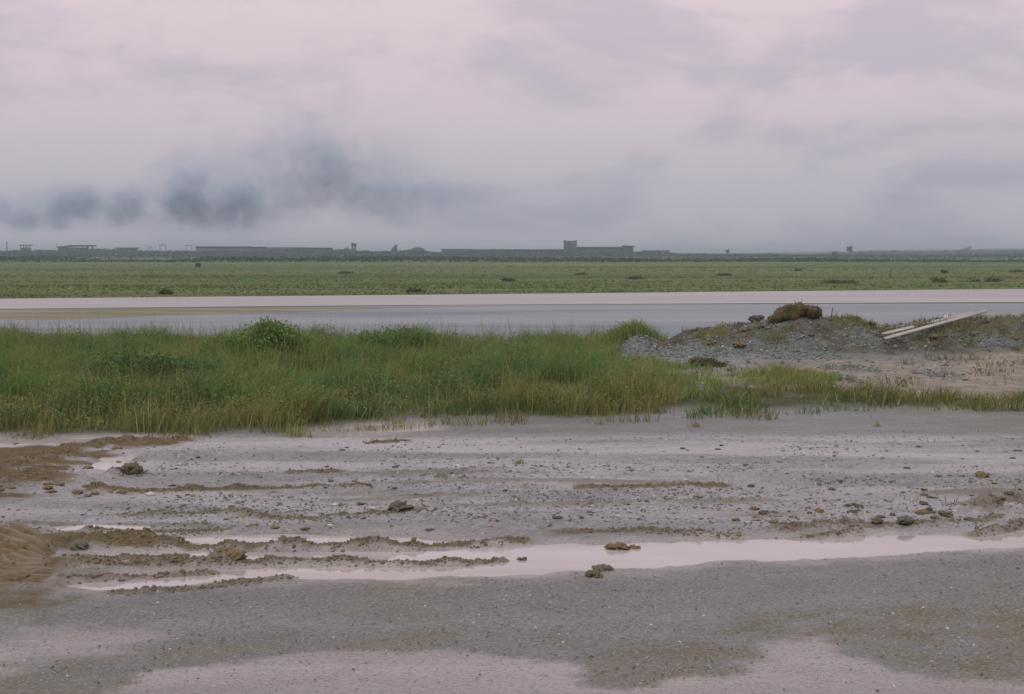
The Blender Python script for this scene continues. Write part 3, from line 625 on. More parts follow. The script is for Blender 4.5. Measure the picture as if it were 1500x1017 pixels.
# gravel strewn over the churned strip
sets = []
n = 110000; y = 1 / (1 / 8.0 + rng.random(n) * (1 / 20.3 - 1 / 8.0)); x = (rng.random(n) * 2 - 1) * (0.42 * y + 0.6)
z, M = terrain(x, y); dens = np.clip(0.16 + M['rough'] * (0.22 + 1.7 * fbm(x * 0.6, y * 1.1, 70, 4)), 0.05, 1) * (1 - 0.9 * (z < WATER)) * (1 - 0.8 * M['clay']) * (1 - 0.85 * M['silt']) * (1 - 0.55 * M['pale'])
k = rng.random(n) < dens; x, y = x[k], y[k]; M = {q: v[k] for q, v in M.items()}; n = len(x)
r = np.minimum(0.006 + 0.012 * rng.random(n) ** 2 + 0.018 * (rng.random(n) ** 14), 0.026) * (0.5 + 0.55 * M['rough'])
col = shades(n, [GREY, BLUE, DARK, PALE, UMBER], [0.32, 0.22, 0.30, 0.06, 0.10]); kk = rng.random(n) < M['clay'] * 0.9; col[kk] = jitter(np.tile(OCHRE, (kk.sum(), 1)), 0.35)
big = r > 0.017
sets.append(pebbles(x[big], y[big], r[big], col[big])); sets.append(pebbles(x[~big], y[~big], r[~big] * 1.15, col[~big], 0.3, 0.8, OCT))
o = pebble_obj('mud_gravel', sets, STONE_M); tag(o, 'loose grey gravel strewn over the churned wet mud', 'gravel', kind='stuff')
# crushed stone on the spoil heap
sets = []
HP = pts((890, 530), (1000, 585), (1120, 580), (1300, 570), (1420, 560), (1700, 515), (1700, 492), (1500, 494), (1280, 496), (890, 500))
x, y = scatter(HP, 260, 0.5); z, M = terrain(x, y); k = rng.random(len(x)) < np.clip(M['gravel'] * 1.1 + 0.16 * M['spoil'], 0.05, 1); x, y = x[k], y[k]; g = M['gravel'][k]; n = len(x)
r = 0.013 + 0.022 * rng.random(n) ** 2 + 0.045 * rng.random(n) ** 10
col = shades(n, [BLUE * 0.9, GREY * 0.8, DARK, PALE * 0.9, UMBER], [0.38, 0.22, 0.20, 0.04, 0.16])
sets.append(pebbles(x, y, r, col, 0.25, 0.8))
o = pebble_obj('crushed_stone', sets, STONE_M); tag(o, 'blue grey crushed stone covering the spoil heap', 'gravel', kind='stuff')
# crumbs of mud along the squeezed ridges
sets = []
for P, hh, s, cl in RIDGES:
    seg = np.hypot(*np.diff(P, axis=0).T); n = int(seg.sum() * 330 * (0.5 + hh * 8)); t = rng.random(n) * seg.sum(); cs = np.concatenate([[0], np.cumsum(seg)])
    x = np.interp(t, cs, P[:, 0]) + rng.normal(0, s * 0.6, n); y = np.interp(t, cs, P[:, 1]) + rng.normal(0, s * 0.7, n)
    col = shades(n, [OCHRE * 0.85, UMBER * 1.1, UMBER], [0.05 + 0.5 * cl, 0.8 - 0.4 * cl, 0.15 - 0.1 * cl])
    sets.append(pebbles(x, y, 0.005 + 0.014 * rng.random(n) ** 3, col, 0.25, 0.9))
o = pebble_obj('mud_crumbs', sets, CLOD_M); tag(o, 'crumbs of mud along the ridges between the wheel ruts', 'mud', kind='stuff')
# clods and stones large enough to pick out one by one
def lump_mesh(name, seed, base, amp, freq, col, mat, scale=(1, 1, 1)):
    g = np.random.default_rng(seed); B, F = base; ph = g.random(3) * 50
    nv = fbm(B[:, 0] * freq + ph[0] + B[:, 2] * freq * 0.7, B[:, 1] * freq + ph[1] - B[:, 2] * freq * 0.6, seed, 4)
    V = B * (1 + amp * nv)[:, None] * np.array(scale); c = np.tile(np.array(col), (len(V), 1)) * (0.8 + 0.4 * g.random((len(V), 1)))
    o = mesh_obj(name, V, [F], mat, cols=c); return o
def place(proto, used, u, v, r, label, cat, group=None, sq=0.62):
    o = proto if not used.get(proto.name) else proto.copy()
    if used.get(proto.name): COL.objects.link(o)
    used[proto.name] = True
    x, y = at(u, v); z = float(terrain(np.array([x]), np.array([y]))[0][0])
    z = max(z, WATER - 0.01)
    o.location = (x, y, z + r * sq * 0.35); a = random.random(); o.scale = (r * (0.9 + 0.5 * a), r, r * sq * (0.8 + 0.4 * random.random())); o.rotation_euler = (0, 0, random.random() * 6.28)
    for k in ('label', 'category', 'group'):
        if k in o: del o[k]
    return tag(o, label, cat, group)
random.seed(4); used = {}
clods = [lump_mesh('mud_clod', 80 + i, I3, 1.25, 2.4, c, CLOD_M) for i, c in enumerate(((0.11, 0.095, 0.06), (0.12, 0.108, 0.078), (0.165, 0.12, 0.065), (0.10, 0.095, 0.072)))]
stones = [lump_mesh('stone', 90 + i, I1, 0.9, 1.4, c, STONE_M) for i, c in enumerate(((0.21, 0.21, 0.215), (0.16, 0.18, 0.19), (0.42, 0.40, 0.38)))]
for u, v, r, lab in ((584, 751, 0.085, 'olive brown mud clod sitting alone above the rut puddles'), (190, 697, 0.10, 'ochre mud clod standing between clay and gravel'),
                     (765, 818, 0.035, 'small grey clod sticking out of the long puddle'), (885, 835, 0.049, 'dark twisted clod on the road below the long puddle'),
                     (868, 845, 0.05, 'small flat clod beside the twisted clod on the road'), (397, 817, 0.049, 'rounded olive clod on the ridge in the rut puddles'), (348, 822, 0.06, 'broad mound shaped clod on the ridge between rut puddles'),
                     (118, 808, 0.06, 'ochre clod against the end of the tyre marked heap'), (930, 801,0.039, 'low brown clod lying in the long puddle'), (905, 802, 0.06, 'flat clod beside the brown clod in the long puddle'),
                     (330, 807, 0.055, 'olive clod beside the upper rut puddle'), (1285, 770, 0.06, 'dark upright clod on the bank of the long puddle'), (1325, 772, 0.06, 'second dark clod along the bank of the long puddle'),
                     (1385, 758, 0.055, 'brown clod higher up the bank of the long puddle'), (1440, 700, 0.06, 'dark clod on the pale mud beyond the puddle bank')):
    place(random.choice(clods), used, u, v, r, lab, 'clod')
G1 = 'mud clods on the bank of the long puddle'
for i in range(30):
    u = random.uniform(1100, 1510); place(random.choice(clods), used, u, 772 - (u - 1080) * 0.03 + random.uniform(-24, 5), random.uniform(0.015, 0.036), 'small dark mud clod among others on the puddle bank', 'clod', G1)
G2 = 'mud clods scattered over the churned strip'
for i in range(70):
    place(clods[random.choice((0, 1, 3))], used, random.uniform(250, 1500), random.uniform(655, 765), random.uniform(0.014, 0.032), 'small mud clod lying on the churned grey strip', 'clod', G2, 0.5)
G3 = 'clay clods on the ochre patch'
for i in range(30):
    place(clods[2], used, random.uniform(-20, 190), random.uniform(652, 735), random.uniform(0.02, 0.045), 'lump of ochre clay on the brown patch by the grass', 'clod', G3, 0.5)
G5 = 'earth clods on the spoil heap'
for i in range(46):
    u = random.choice((random.uniform(990, 1200), random.uniform(1235, 1500))); place(random.choice(clods), used, u, random.uniform(503, 520), random.uniform(0.05, 0.13), 'dark clod of earth among the gravel of the spoil heap', 'clod', G5)
G4 = 'stones scattered over the churned strip'
for i in range(40):
    place(random.choice(stones), used, random.uniform(60, 1480), random.uniform(650, 775), random.uniform(0.016, 0.03), 'fist sized stone lying on the churned grey strip', 'stone', G4)
for u, v, r, lab, k in ((222, 727, 0.045, 'pale rounded stone beside the ochre clay streak', 2), (1387, 513, 0.11, 'white lump of rubbish on the slope of the spoil heap', 2), (492, 742, 0.035, 'white stone among dark clods above the puddles', 2), (1342, 491, 0.06, 'pale stone in the weeds below the planks', 2)):
    place(stones[k], used, u, v, r, lab, 'stone')
for u, v in ((403, 778), (482, 774), (448, 779), (630, 780), (370, 774)):
    place(clods[2], used, u, v, 0.03, 'flat reddish clod at the edge of the upper rut puddle', 'clod', 'reddish clods by the upper rut puddle', 0.25)

# clay heap pressed with tyre lugs
gx = np.arange(-5.4, -3.28, 0.012); gy = np.arange(10.15, 12.75, 0.008); X, Y = np.meshgrid(gx, gy)
blob = np.array([at(u, v) for u, v in ((-330, 800), (-100, 792), (0, 789), (40, 786), (75, 789), (94, 798), (86, 815), (92, 835), (84, 856), (60, 870), (0, 877), (-150, 884), (-330, 890))])
q = sd_poly(X.ravel(), Y.ravel(), blob).reshape(X.shape) + 0.10 * fbm(X * 3, Y * 3, 100, 4)
base = 1 - ss(-0.22, 0.02, q)
xc = -3.78 + 0.10 * (Y - 11.3); t1 = (X - xc) / 0.30
ph1 = (Y - 0.20 * t1 ** 2 - 0.05 * t1) / 0.14 + 0.25 * fbm(X * 3, Y * 3, 101, 2)
t2 = (X + 4.32 - 0.10 * (Y - 11.3)) / 0.30; ph2 = (Y + 0.20 * t2) / 0.15 + 0.25 * fbm(X * 3, Y * 3, 102, 2)
lug = lambda p: np.clip(0.5 + 2.6 * np.sin(2 * np.pi * p), 0, 1)
b1 = 1 - ss(0.75, 1.05, np.abs(t1)); b2 = 1 - ss(0.7, 1.0, np.abs(t2))
Z = base * (0.03 + 0.10 * ss(10.4, 12.3, Y) + 0.06 * fbm(X * 1.6, Y * 1.6, 103, 4) + 0.012 * fbm(X * 9, Y * 9, 106, 3) + b1 * (-0.03 + 0.05 * lug(ph1)) + b2 * (-0.03 + 0.05 * lug(ph2)) + 0.008 * fbm(X * 22, Y * 22, 107, 2) + (1 - np.maximum(b1, b2)) * 0.05 * np.abs(fbm(X * 8, Y * 8, 104, 3)))
Z += 0.06 * np.exp(-((q + 0.1) / 0.08) ** 2) * np.clip(0.3 + fbm(X * 4, Y * 4, 105, 3), 0, 1)
Z = np.where(q > 0.03, -0.08, Z - 0.012)
gi = np.arange(X.size).reshape(X.shape); F = np.stack([gi[:-1, :-1], gi[:-1, 1:], gi[1:, 1:], gi[1:, :-1]], -1)
ok = (q[:-1, :-1] < 0.12); F = F[ok]
root = np.array([X[0].mean(), Y[:, 0].mean(), 0])
m = Mat('ochre_clay', 0.6, 0.3); n = m.noise(9, 5, 0.65, m.co()); f = m.noise(2.2, 4, 0.6, m.co())
m.color(m.mixc(m.rng(f, 0.42, 0.62), m.mixc(m.rng(n, 0.3, 0.7), (0.085, 0.058, 0.025), (0.215, 0.148, 0.066)), (0.19, 0.155, 0.10))); m.bump(m.noise(26, 5, 0.7, m.co()), 0.6, 0.02); CLAY_M = m.m
o = mesh_obj('clay_heap', np.stack([X.ravel(), Y.ravel(), Z.ravel()], -1) - root, [F], CLAY_M, smooth=True); o.location = root
tag(o, 'ochre clay heap pressed with deep tyre tread marks at the end of the ruts', 'mud heap')
k = 420; ii = rng.choice(np.flatnonzero((q.ravel() < 0.0)), k); cx_, cy_ = X.ravel()[ii], Y.ravel()[ii]
v_, f_, c_ = pebbles(cx_, cy_, 0.006 + 0.020 * rng.random(k) ** 3, shades(k, [OCHRE * 0.8, UMBER, OCHRE], [0.4, 0.4, 0.2]), 0.3, 0.9)
zt = terrain(cx_, cy_)[0]; v_[:, 2] += np.repeat(Z.ravel()[ii] - zt, 12)
p_ = mesh_obj('crumbs', v_ - root, [f_], CLOD_M, o, cols=c_); p_['kind'] = 'stuff'

# ------------------------------------------------------------------ things on the spoil heap
D = 36.4
path = [(1121, 477, 0.04), (1128, 473, 0.13), (1140, 465, 0.18), (1154, 458, 0.20), (1168, 455, 0.19), (1180, 456.5, 0.17), (1189, 458, 0.18), (1195, 461, 0.14), (1198, 464, 0.03)]
P = np.array([(far(u, v, D)[0], D - 0.25 + 0.05 * math.sin(i * 2.1), far(u, v, D)[1]) for i, (u, v, r) in enumerate(path)]); R = np.array([p[2] for p in path])
t = np.linspace(0, len(P) - 1, 46); k = np.arange(len(P)); C = np.stack([np.interp(t, k, P[:, i]) for i in range(3)], -1); rr = np.interp(t, k, R); seg = 22; V = []
for i in range(len(C)):
    d = C[min(i + 1, 45)] - C[max(i - 1, 0)]; d /= np.linalg.norm(d); a = np.array((0, 1.0, 0)); b = np.cross(d, a); b /= np.linalg.norm(b)
    for j in range(seg):
        an = 2 * math.pi * j / seg; ca, sa = math.cos(an), math.sin(an); V.append(C[i] + (a * math.copysign(abs(ca) ** 0.6, ca) * 1.7 + b * math.copysign(abs(sa) ** 0.7, sa)) * rr[i] * 0.95)
V = np.array(V); c0 = np.repeat(C, seg, 0); nv = fbm(V[:, 0] * 3 - V[:, 2] * 3, V[:, 2] * 4 + V[:, 1] * 4, 110, 3) * 0.35 + 0.55 * fbm(V[:, 0] * 13, V[:, 2] * 13 + V[:, 1] * 12, 111, 3)
V = c0 + (V - c0) * (1 + 0.95 * nv)[:, None]
F = np.array([[i * seg + j, i * seg + (j + 1) % seg, (i + 1) * seg + (j + 1) % seg, (i + 1) * seg + j] for i in range(45) for j in range(seg)])
root = empty('earth_clump', (P[3][0], D, P[0][2])); tag(root, 'arched brown clump of dug up earth on top of the spoil heap', 'earth clump')
m = Mat('turf_earth', 0.85, 0.2); n = m.noise(5, 5, 0.65, m.co()); m.color(m.mixc(m.rng(n, 0.35, 0.65), (0.04, 0.037, 0.018), (0.125, 0.088, 0.042))); m.bump(m.noise(16, 4, 0.6, m.co()), 0.8, 0.04)
mesh_obj('earth', V - np.array(root.location), [F], m.m, root, smooth=True)
k = 500; pick = rng.integers(0, len(V), k); pp = V[pick] + (0, 0, -0.01); up = pp[:, 2] > c0[pick][:, 2] - 0.05; pp = pp[up]; k = len(pp)
blade = blade_obj('turf', [blades(pp - np.array(root.location), 0.05 + 0.07 * rng.random(k), np.full(k, 0.014), 0.5 + 0.5 * rng.random(k), jitter(np.tile(OLIVE * 0.75, (k, 1))))], GRASS_M, root)

def plank(p0, p1, wd, th, tilt, label, group):
    a, b = np.array(p0), np.array(p1); d = b - a; ln = np.linalg.norm(d); d /= ln
    s = np.cross(d, (0, 0, 1)); s /= np.linalg.norm(s); n = np.cross(s, d); s2 = s * math.cos(tilt) + n * math.sin(tilt); n2 = -s * math.sin(tilt) + n * math.cos(tilt)
    V = []
    for e_, q in ((0, a), (1, b)):
        for sx, sz in ((-1, 0), (1, 0), (1, 1), (-1, 1)): V.append(q + s2 * sx * wd / 2 + n2 * (sz * th))
    V = np.array(V); F = np.array([(0, 1, 2, 3), (4, 7, 6, 5), (0, 4, 5, 1), (1, 5, 6, 2), (2, 6, 7, 3), (3, 7, 4, 0)])
    o = mesh_obj('plank', V - a, [F], PLANK_M); o.location = a; tag(o, label, 'plank', group); return o
m = Mat('weathered_plank', 0.6, 0.3); n = m.noise(6, 5, 0.6, m.co((1, 8, 8))); m.color(m.mixc(m.rng(n, 0.35, 0.7), (0.26, 0.24, 0.215), (0.60, 0.565, 0.53))); PLANK_M = m.m
def q3(u, v, D): x, z = far(u, v, D); return (x, D, z)
plank(q3(1293, 490.5, 35.2), q3(1425, 459, 36.6), 0.11, 0.035, -0.3, 'shorter upper plank of the pair leaning on the spoil heap', 'planks on the spoil heap')
plank(q3(1296, 497, 34.6), q3(1444, 456.5, 36.1), 0.11, 0.035, -0.3, 'longer lower plank of the pair leaning on the spoil heap', 'planks on the spoil heap')
STAKE_M = simple('stake_wood', (0.10, 0.09, 0.08), 0.3, 20)
def stake(u, v0, v1, D, r, label, lean=0.0):
    x, z0 = far(u, v0, D); z1 = far(u, v1, D)[1]
    V, F = limb([(0, 0, -0.15), (lean * 0.5, 0, (z1 - z0) / 2), (lean, 0, z1 - z0)], r, r * 0.7, 6)
    V = np.concatenate([V, V[-6:].mean(0)[None]]); top = np.array([[12 + k, 12 + (k + 1) % 6, 18] for k in range(6)])
    o = mesh_obj('stake', V, [F, top], STAKE_M); o.location = (x, D, z0); return tag(o, label, 'stake')
stake(1216.5, 473, 451.0, 36.0, 0.018, 'thin dark stake driven into the spoil heap beside the earth clump', 0.05)
stake(1135, 425, 414, 2.5 * FPX / 54, 0.05, 'short dark marker stake at the edge of the runway grass')
stake(1304, 408, 396, 2.5 * FPX / 37, 0.07, 'thin marker stake far out on the plain')

# ------------------------------------------------------------------ the far side of the airfield
SIGN_M = simple('dark_board', (0.035, 0.04, 0.04), 0.2, 2)
Ds = 2.5 * FPX / 21; x, z = far(290, 391, Ds); root = empty('marker_board', (x, Ds, 0)); tag(root, 'small dark square board standing alone on the plain', 'board')
x0, z0 = far(286.3, 391, Ds); x1, z1 = far(293.7, 385.6, Ds)
Boxes().box(x0, x1, Ds, Ds + 0.08, z0 + 0.05, z1).build('panel', SIGN_M, root)
for xx in (x0 + 0.15, x1 - 0.15): Boxes().box(xx - 0.04, xx + 0.04, Ds + 0.083, Ds + 0.16, -0.1, z1 - 0.1).build('post', SIGN_M, root)

CONC = simple('stained_concrete', (0.095, 0.09, 0.09), 0.3, 0.35); CONC_D = simple('sooty_concrete', (0.055, 0.055, 0.058), 0.3, 0.35); CONC_P = simple('pale_render', (0.42, 0.38, 0.36), 0.15, 0.3)
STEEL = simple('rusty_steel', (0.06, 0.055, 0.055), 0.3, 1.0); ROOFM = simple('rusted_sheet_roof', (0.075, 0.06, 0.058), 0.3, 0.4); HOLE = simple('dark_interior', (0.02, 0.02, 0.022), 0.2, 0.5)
def bld(name, u, D, label, cat):
    r = empty(name, (far(u, 371, D)[0], D, 0)); return tag(r, label, cat)
def B(u0, u1, vt, vb, D, dep, y=0.0):
    x0 = far(u0, 371, D)[0]; x1 = far(u1, 371, D)[0]; zt = far(u0, vt, D)[1]; zb = 0.0 if vb is None else far(u0, vb, D)[1]
    return Boxes().box(x0, x1, D + y, D + y + dep, zb, zt)
D = 1000.0
# telegraph pole and open shelter
r = bld('telegraph_pole', 10, D, 'lone bare pole on the skyline near the dark smoke', 'pole')
B(9.5, 10.6, 354, None, D, 0.5).build('post', STEEL, r); B(8.6, 11.5, 355, 355.6, D, 0.15, -0.16).build('crossarm', STEEL, r)
r = bld('open_shelter', 36, D, 'open sided shelter on posts above the far scrub', 'shelter')
for u in (30, 34, 38, 42): B(u, u + 1, 360.2, None, D, 0.5).build('post', STEEL, r)
B(28.5, 44.5, 358.6, 360, D, 6, -0.5).build('roof', ROOFM, r); B(30.2, 42.8, 363, None, D, 4, 0.6).build('wall', CONC, r)
# ruined building with an open portal
r = bld('ruined_building', 110, D, 'dark ruined building with stepped roof and an open bay at one end', 'building')
B(85, 125, 362.6, None, D, 9, 0.02).build('wall', CONC_D, r)
x0, x1, x2 = (far(u, 371, D)[0] for u in (83, 101, 126)); zz = lambda v: far(110, v, D)[1]
rf = Boxes().slope(x0, x1, D - 0.6, D + 10, 0, zz(361.2), zz(359.8), 0.9).slope(x1 + 0.01, x2, D - 0.62, D + 10.02, 0, zz(359.2), zz(359.0), 1.1).build('roof', ROOFM, r)
B(126.02, 136.5, 359.2, 361.4, D, 9, -0.4).build('portal_beam', ROOFM, r)
for u in (127, 134.5): B(u, u + 1.8, 361.42, None, D, 1.2, 0.3).build('pillar', CONC_D, r)
B(83.1, 83.7, 357.5, 361.0, D, 0.3, -0.7).build('flue', STEEL, r)
for u in (90, 97, 104, 111, 118): B(u, u + 2.6, 364, 367, D, 0.2, -0.1).build('window', HOLE, r)
# low bunker
r = bld('low_bunker', 185, D, 'low flat bunker with an overhanging slab roof', 'bunker')
B(172, 198, 364.3, None, D, 7).build('wall', CONC_D, r); B(168, 200, 362.8, 364.2, D, 8.5, -0.8).build('roof', ROOFM, r); B(191, 196, 364.6, 368, D, 0.2, -0.12).build('doorway', HOLE, r)
# trestle and gate frames
r = bld('trestle', 215, D, 'small pointed steel trestle between bunker and gate frames', 'trestle')
def bar(p, q, w, name, root, mat=STEEL):
    V, F = limb([p, (np.array(p) + q) / 2, q], w, w, 5); mesh_obj(name, V - np.array(root.location), [F], mat, root)
for a, b in ((211.5, 214), (218.5, 216)): bar(np.array((far(a, 371, D)[0], D, 0)), np.array((far(b, 0, D)[0], D, zz(359.5))), 0.16, 'leg', r)
bar(np.array((far(213, 371, D)[0], D, zz(363))), np.array((far(217, 0, D)[0], D, zz(363))), 0.14, 'crossbar', r)
B(213, 217, 359, 359.7, D, 0.8, -0.4).build('cap', STEEL, r)
for (a, b, vt, lab) in ((234, 243, 358.6, 'steel goal shaped frame on the skyline beside the trestle'), (272, 281.5, 359.6, 'thinner goal shaped frame just before the long ruined hall')):
    r = bld('gate_frame', (a + b) / 2, D, lab, 'frame')
    for u in (a, b - 0.8): B(u, u + (0.9 if vt < 359 else 0.6), vt + 0.9, None, D, 0.4).build('post', STEEL, r)
    B(a - 0.3, b + 0.3, vt, vt + 0.85, D, 0.5, -0.05).build('lintel', STEEL, r)
# long ruined hall with open clerestory
r = bld('ruined_hall', 385, D, 'very long low ruined hall with a row of open gaps under its roof', 'building')
B(287, 390, 364.2, None, D, 14).build('wall', CONC, r); B(390.02, 484, 363.6, None, D, 13.9, 0.05).build('wall', CONC_D, r)
B(285.5, 366, 361.0, 362.3, D, 15, -0.5).build('roof', ROOFM, r); B(366.02, 386, 361.6, 362.6, D, 15, -0.5).build('roof', ROOFM, r)
x0, x1 = far(386.02, 371, D)[0], far(485, 371, D)[0]
Boxes().slope(x0, x1, D - 0.5, D + 14.5, 0, zz(361.9), zz(363.0), 0.45).build('roof', ROOFM, r)
u = 287.0; k = 0
while u < 386:
    w_ = (1.2, 3.4, 1.0, 2.2, 0.9, 4.0)[k % 6]; B(u, u + w_, 362.32 if u < 366 else 362.62, 364.18, D, 13.6, 0.2).build('pier', CONC_D, r); u += w_ + (2.2, 1.8, 3.1)[k % 3]; k += 1
for u in range(400, 482, 9): B(u, u + 3, 365, 367, D, 0.2, -0.06).build('window', HOLE, r)
# watchtower
r = bld('watchtower', 518, D, 'small boxy watchtower with guy lines on the skyline', 'tower')
B(514.6, 521.4, 357.4, 361.8, D, 3.2).build('cabin', CONC_D, r); B(514.0, 522.0, 356.4, 357.35, D, 4, -0.4).build('roof', ROOFM, r)
for u in (515, 519.8): B(u, u + 1.2, 361.82, None, D, 0.6).build('leg', STEEL, r); B(u, u + 1.2, 361.82, None, D, 0.6, 2.4).build('leg', STEEL, r)
B(516.2, 519.7, 363, None, D, 2.0, 0.5).build('stair_core', CONC, r); B(517, 519.3, 358.5, 360.2, D, 0.15, -0.16).build('window', HOLE, r)
for a, b in ((515, 511), (521, 526.5)): bar(np.array((far(a, 0, D)[0], D + 1.5, zz(357.5))), np.array((far(b, 0, D)[0], D + 1.5, 0.0)), 0.07, 'guy_line', r)
# broken gable and hut
r = bld('broken_gable', 575, D, 'jagged triangular remnant of a wall standing alone', 'ruin')
q = [(569, 369), (580, 369), (579.6, 357.6), (578, 358.8), (576.6, 359.5), (574, 362.2), (571, 365.5)]; n = len(q); V = [(far(u, 0, D)[0], D, max(0, far(u, v, D)[1]) if v < 368 else 0.0) for u, v in q]; V += [(x, D + 1.2, z) for x, _, z in V]
mesh_obj('wall', np.array(V) - np.array(r.location), [np.array([range(n)]), np.array([range(2 * n - 1, n - 1, -1)]), np.array([(i + n, (i + 1) % n + n, (i + 1) % n, i) for i in range(n)])], CONC_D, r)
B(569.5, 573, 368, None, D, 2.4, 1.3).build('rubble', CONC, r)
r = bld('hut', 610, D, 'low hut with hipped roof on the skyline', 'hut')
B(601, 620, 366.2, None, D, 8).build('wall', CONC, r)
xa, xb, xc, xd = (far(u, 0, D)[0] for u in (599.5, 621.5, 605, 615)); za, zb = zz(366), zz(362.4)
V = np.array([(xa, D - 0.5, za), (xb, D - 0.5, za), (xb, D + 8.5, za), (xa, D + 8.5, za), (xc, D + 4, zb), (xd, D + 4, zb)]) - np.array(r.location)
mesh_obj('roof', V, [np.array([(0, 1, 5, 4), (2, 3, 4, 5), (3, 2, 1, 0)]), np.array([(1, 2, 5), (3, 0, 4)])], ROOFM, r); B(611, 612.2, 361.2, 363, D, 0.6, 4).build('chimney', CONC_D, r)
# terminal: low wing, tower, hall, end block
r = bld('low_wing', 735, D, 'long low flat roofed wing running up to the square tower', 'building')
B(647, 680, 366.4, None, D, 10).build('wall', CONC, r); B(680.02, 826, 366.8, None, D, 9.8, 0.1).build('wall', CONC_D, r)
B(645.8, 690, 364.9, 366.38, D, 11, -0.6).build('roof', ROOFM, r); B(690.02, 825.9, 365.3, 366.78, D, 11, -0.5).build('roof', ROOFM, r)
for u in range(655, 822, 8): B(u, u + 3.4, 367.6, 370.2, D, 0.2, -0.12 if u < 678 else -0.02).build('window', HOLE, r)
r = bld('control_tower', 835, D, 'square concrete tower with notched top rising from the ruined terminal', 'tower')
B(826.2, 844.8, 353.8, None, D, 9, -1).build('wall', CONC_D, r)
for a, b in ((826, 829.5), (842, 845)): B(a, b, 352.0, 353.78, D, 9.2, -1.1).build('corner_parapet', CONC_D, r)
B(829.52, 841.98, 353.0, 353.78, D, 0.6, -1.05).build('parapet', CONC_D, r)
B(838.8, 844.85, 354.4, 371, D, 0.15, -1.16).build('pale_panel', CONC, r)
for v in (357, 361.5): B(828.5, 837, v, v + 1.6, D, 0.12, -1.13).build('window', HOLE, r)
r = bld('terminal_hall', 880, D, 'ruined terminal hall with pale slanting stair flights on its front', 'building')
B(845.2, 912.5, 363.2, None, D, 14, 0.1).build('wall', CONC_D, r); B(845.3, 913, 361.8, 363.15, D, 15, -0.4).build('roof', ROOFM, r)
for (a, va, b, vb) in ((861, 372.5, 870, 366.5), (882, 369, 893, 366.3)):
    xa, za = far(a, va, D); xb, zb = far(b, vb, D); Boxes().slope(xa, xb, D - 2.4, D - 0.5, 0, za, zb, 1.4 if a < 870 else 0.9).build('stair_flight', CONC_P, r)
for u in (849, 854, 872, 877, 897, 902, 907): B(u, u + 2.6, 365, 368.4, D, 0.2, 0.0).build('window', HOLE, r)
r = bld('end_block', 921, D, 'taller end block of the terminal with jutting roof and pale pillar', 'building')
B(913.1, 927, 361.2, None, D, 12, -0.8).build('wall', CONC_D, r); B(914, 922, 359.6, 360.2, D, 9, 0.5).build('roof_room', ROOFM, r); B(912.6, 930, 360.22, 361.18, D, 13.5, -1.6).build('roof', ROOFM, r)
B(927.3, 929.5, 361.2, None, D, 1.2, -1.2).build('pillar', CONC_P, r); B(917, 923, 362.5, 364.3, D, 0.15, -0.96).build('window', HOLE, r)
r = bld('low_annex', 958, D, 'low broken annex beyond the end block of the terminal', 'building')
B(945, 968, 367.9, None, D, 8).build('wall', CONC_D, r); B(968.05, 980.5, 367.7, None, D, 9, -0.4).build('wall', CONC, r)
xa, za = far(932, 370, D); xb, zb = far(944.9, 367, D); Boxes().slope(xa, xb, D, D + 7, 0, za, zb, 0.8).build('fallen_roof', ROOFM, r)
B(944.9, 967, 366.9, 367.85, D, 8.5, -0.3).build('roof', ROOFM, r); B(970, 981.3, 366.9, 367.65, D, 9.5, -0.7).build('roof', ROOFM, r); B(973, 977, 368.8, 372, D, 0.12, -0.5).build('doorway', HOLE, r)

# scrub that covers the foot of the buildings and the plain in front of them
def scrub(n, ufn, D0, D1, hfn, size, cols, seed):
    u = ufn(n); Dd = D0 + rng.random(n) * (D1 - D0); x = (u - CX) / FPX * Dd
    hh = hfn(u, x, Dd); z = hh * rng.random(n) ** 0.55
    C = np.stack([x, Dd, z], -1); t = np.clip(0.5 + 1.2 * fbm(x * 0.05, Dd * 0.05, seed, 3), 0, 1)
    return leaves(C, size, jitter(lerp(np.array(cols[0]), np.array(cols[1]), t), 0.3), 0.35)
def join_leaves(name, sets, label):
    V, F, C, k = [], [], [], 0
    for v, f, c in sets: V.append(v); F.append(f + k); C.append(c); k += len(v)
    o = mesh_obj(name, np.concatenate(V), [np.concatenate(F)], LEAF_M, cols=np.concatenate(C)); return tag(o, label, 'scrub', kind='stuff')
uni = lambda a, b: (lambda n: a + rng.random(n) * (b - a))
def h_line(u, x, Dd):
    top = np.interp(u, [-300, 0, 80, 300, 500, 640, 700, 830, 980, 1000, 1200, 1700], [6.6, 6.4, 6.0, 5.7, 6.1, 5.9, 4.7, 4.2, 3.0, 2.2, 1.9, 2.6])
    return np.clip(top * (0.75 + 0.55 * fbm(x * 0.03, x * 0 + 1, 121, 4) + 0.3 * fbm(x * 0.15, x * 0 + 5, 122, 2)), 0.5, 6)
GS, GT = ((0.035, 0.07, 0.035), (0.065, 0.105, 0.05)), ((0.05, 0.085, 0.04), (0.10, 0.13, 0.06))
join_leaves('far_scrub', [scrub(48000, uni(-350, 1850), 930, 990, h_line, 1.0, GS, 123)], 'dark scrub along the foot of the ruined buildings')
def h_mid(u, x, Dd):
    a = np.interp(u, [-300, 0, 500, 850, 1000, 1100, 1700], [1.7, 1.7, 1.5, 1.3, 0.9, 0.8, 0.8])
    return np.clip(a * (0.7 + 1.2 * fbm(x * 0.03, Dd * 0.03, 124, 4)), 0.15, 2.6)
join_leaves('plain_scrub', [scrub(14000, uni(-350, 1850), 400, 440, h_mid, 0.55, GS, 125),
                            scrub(9000, uni(-350, 1850), 560, 800, lambda u, x, d: np.clip(0.9 + 2.0 * fbm(x * 0.012, d * 0.012, 126, 4), 0.2, 2.2), 0.6, GT, 127)], 'dark low scrub line crossing the middle of the plain')
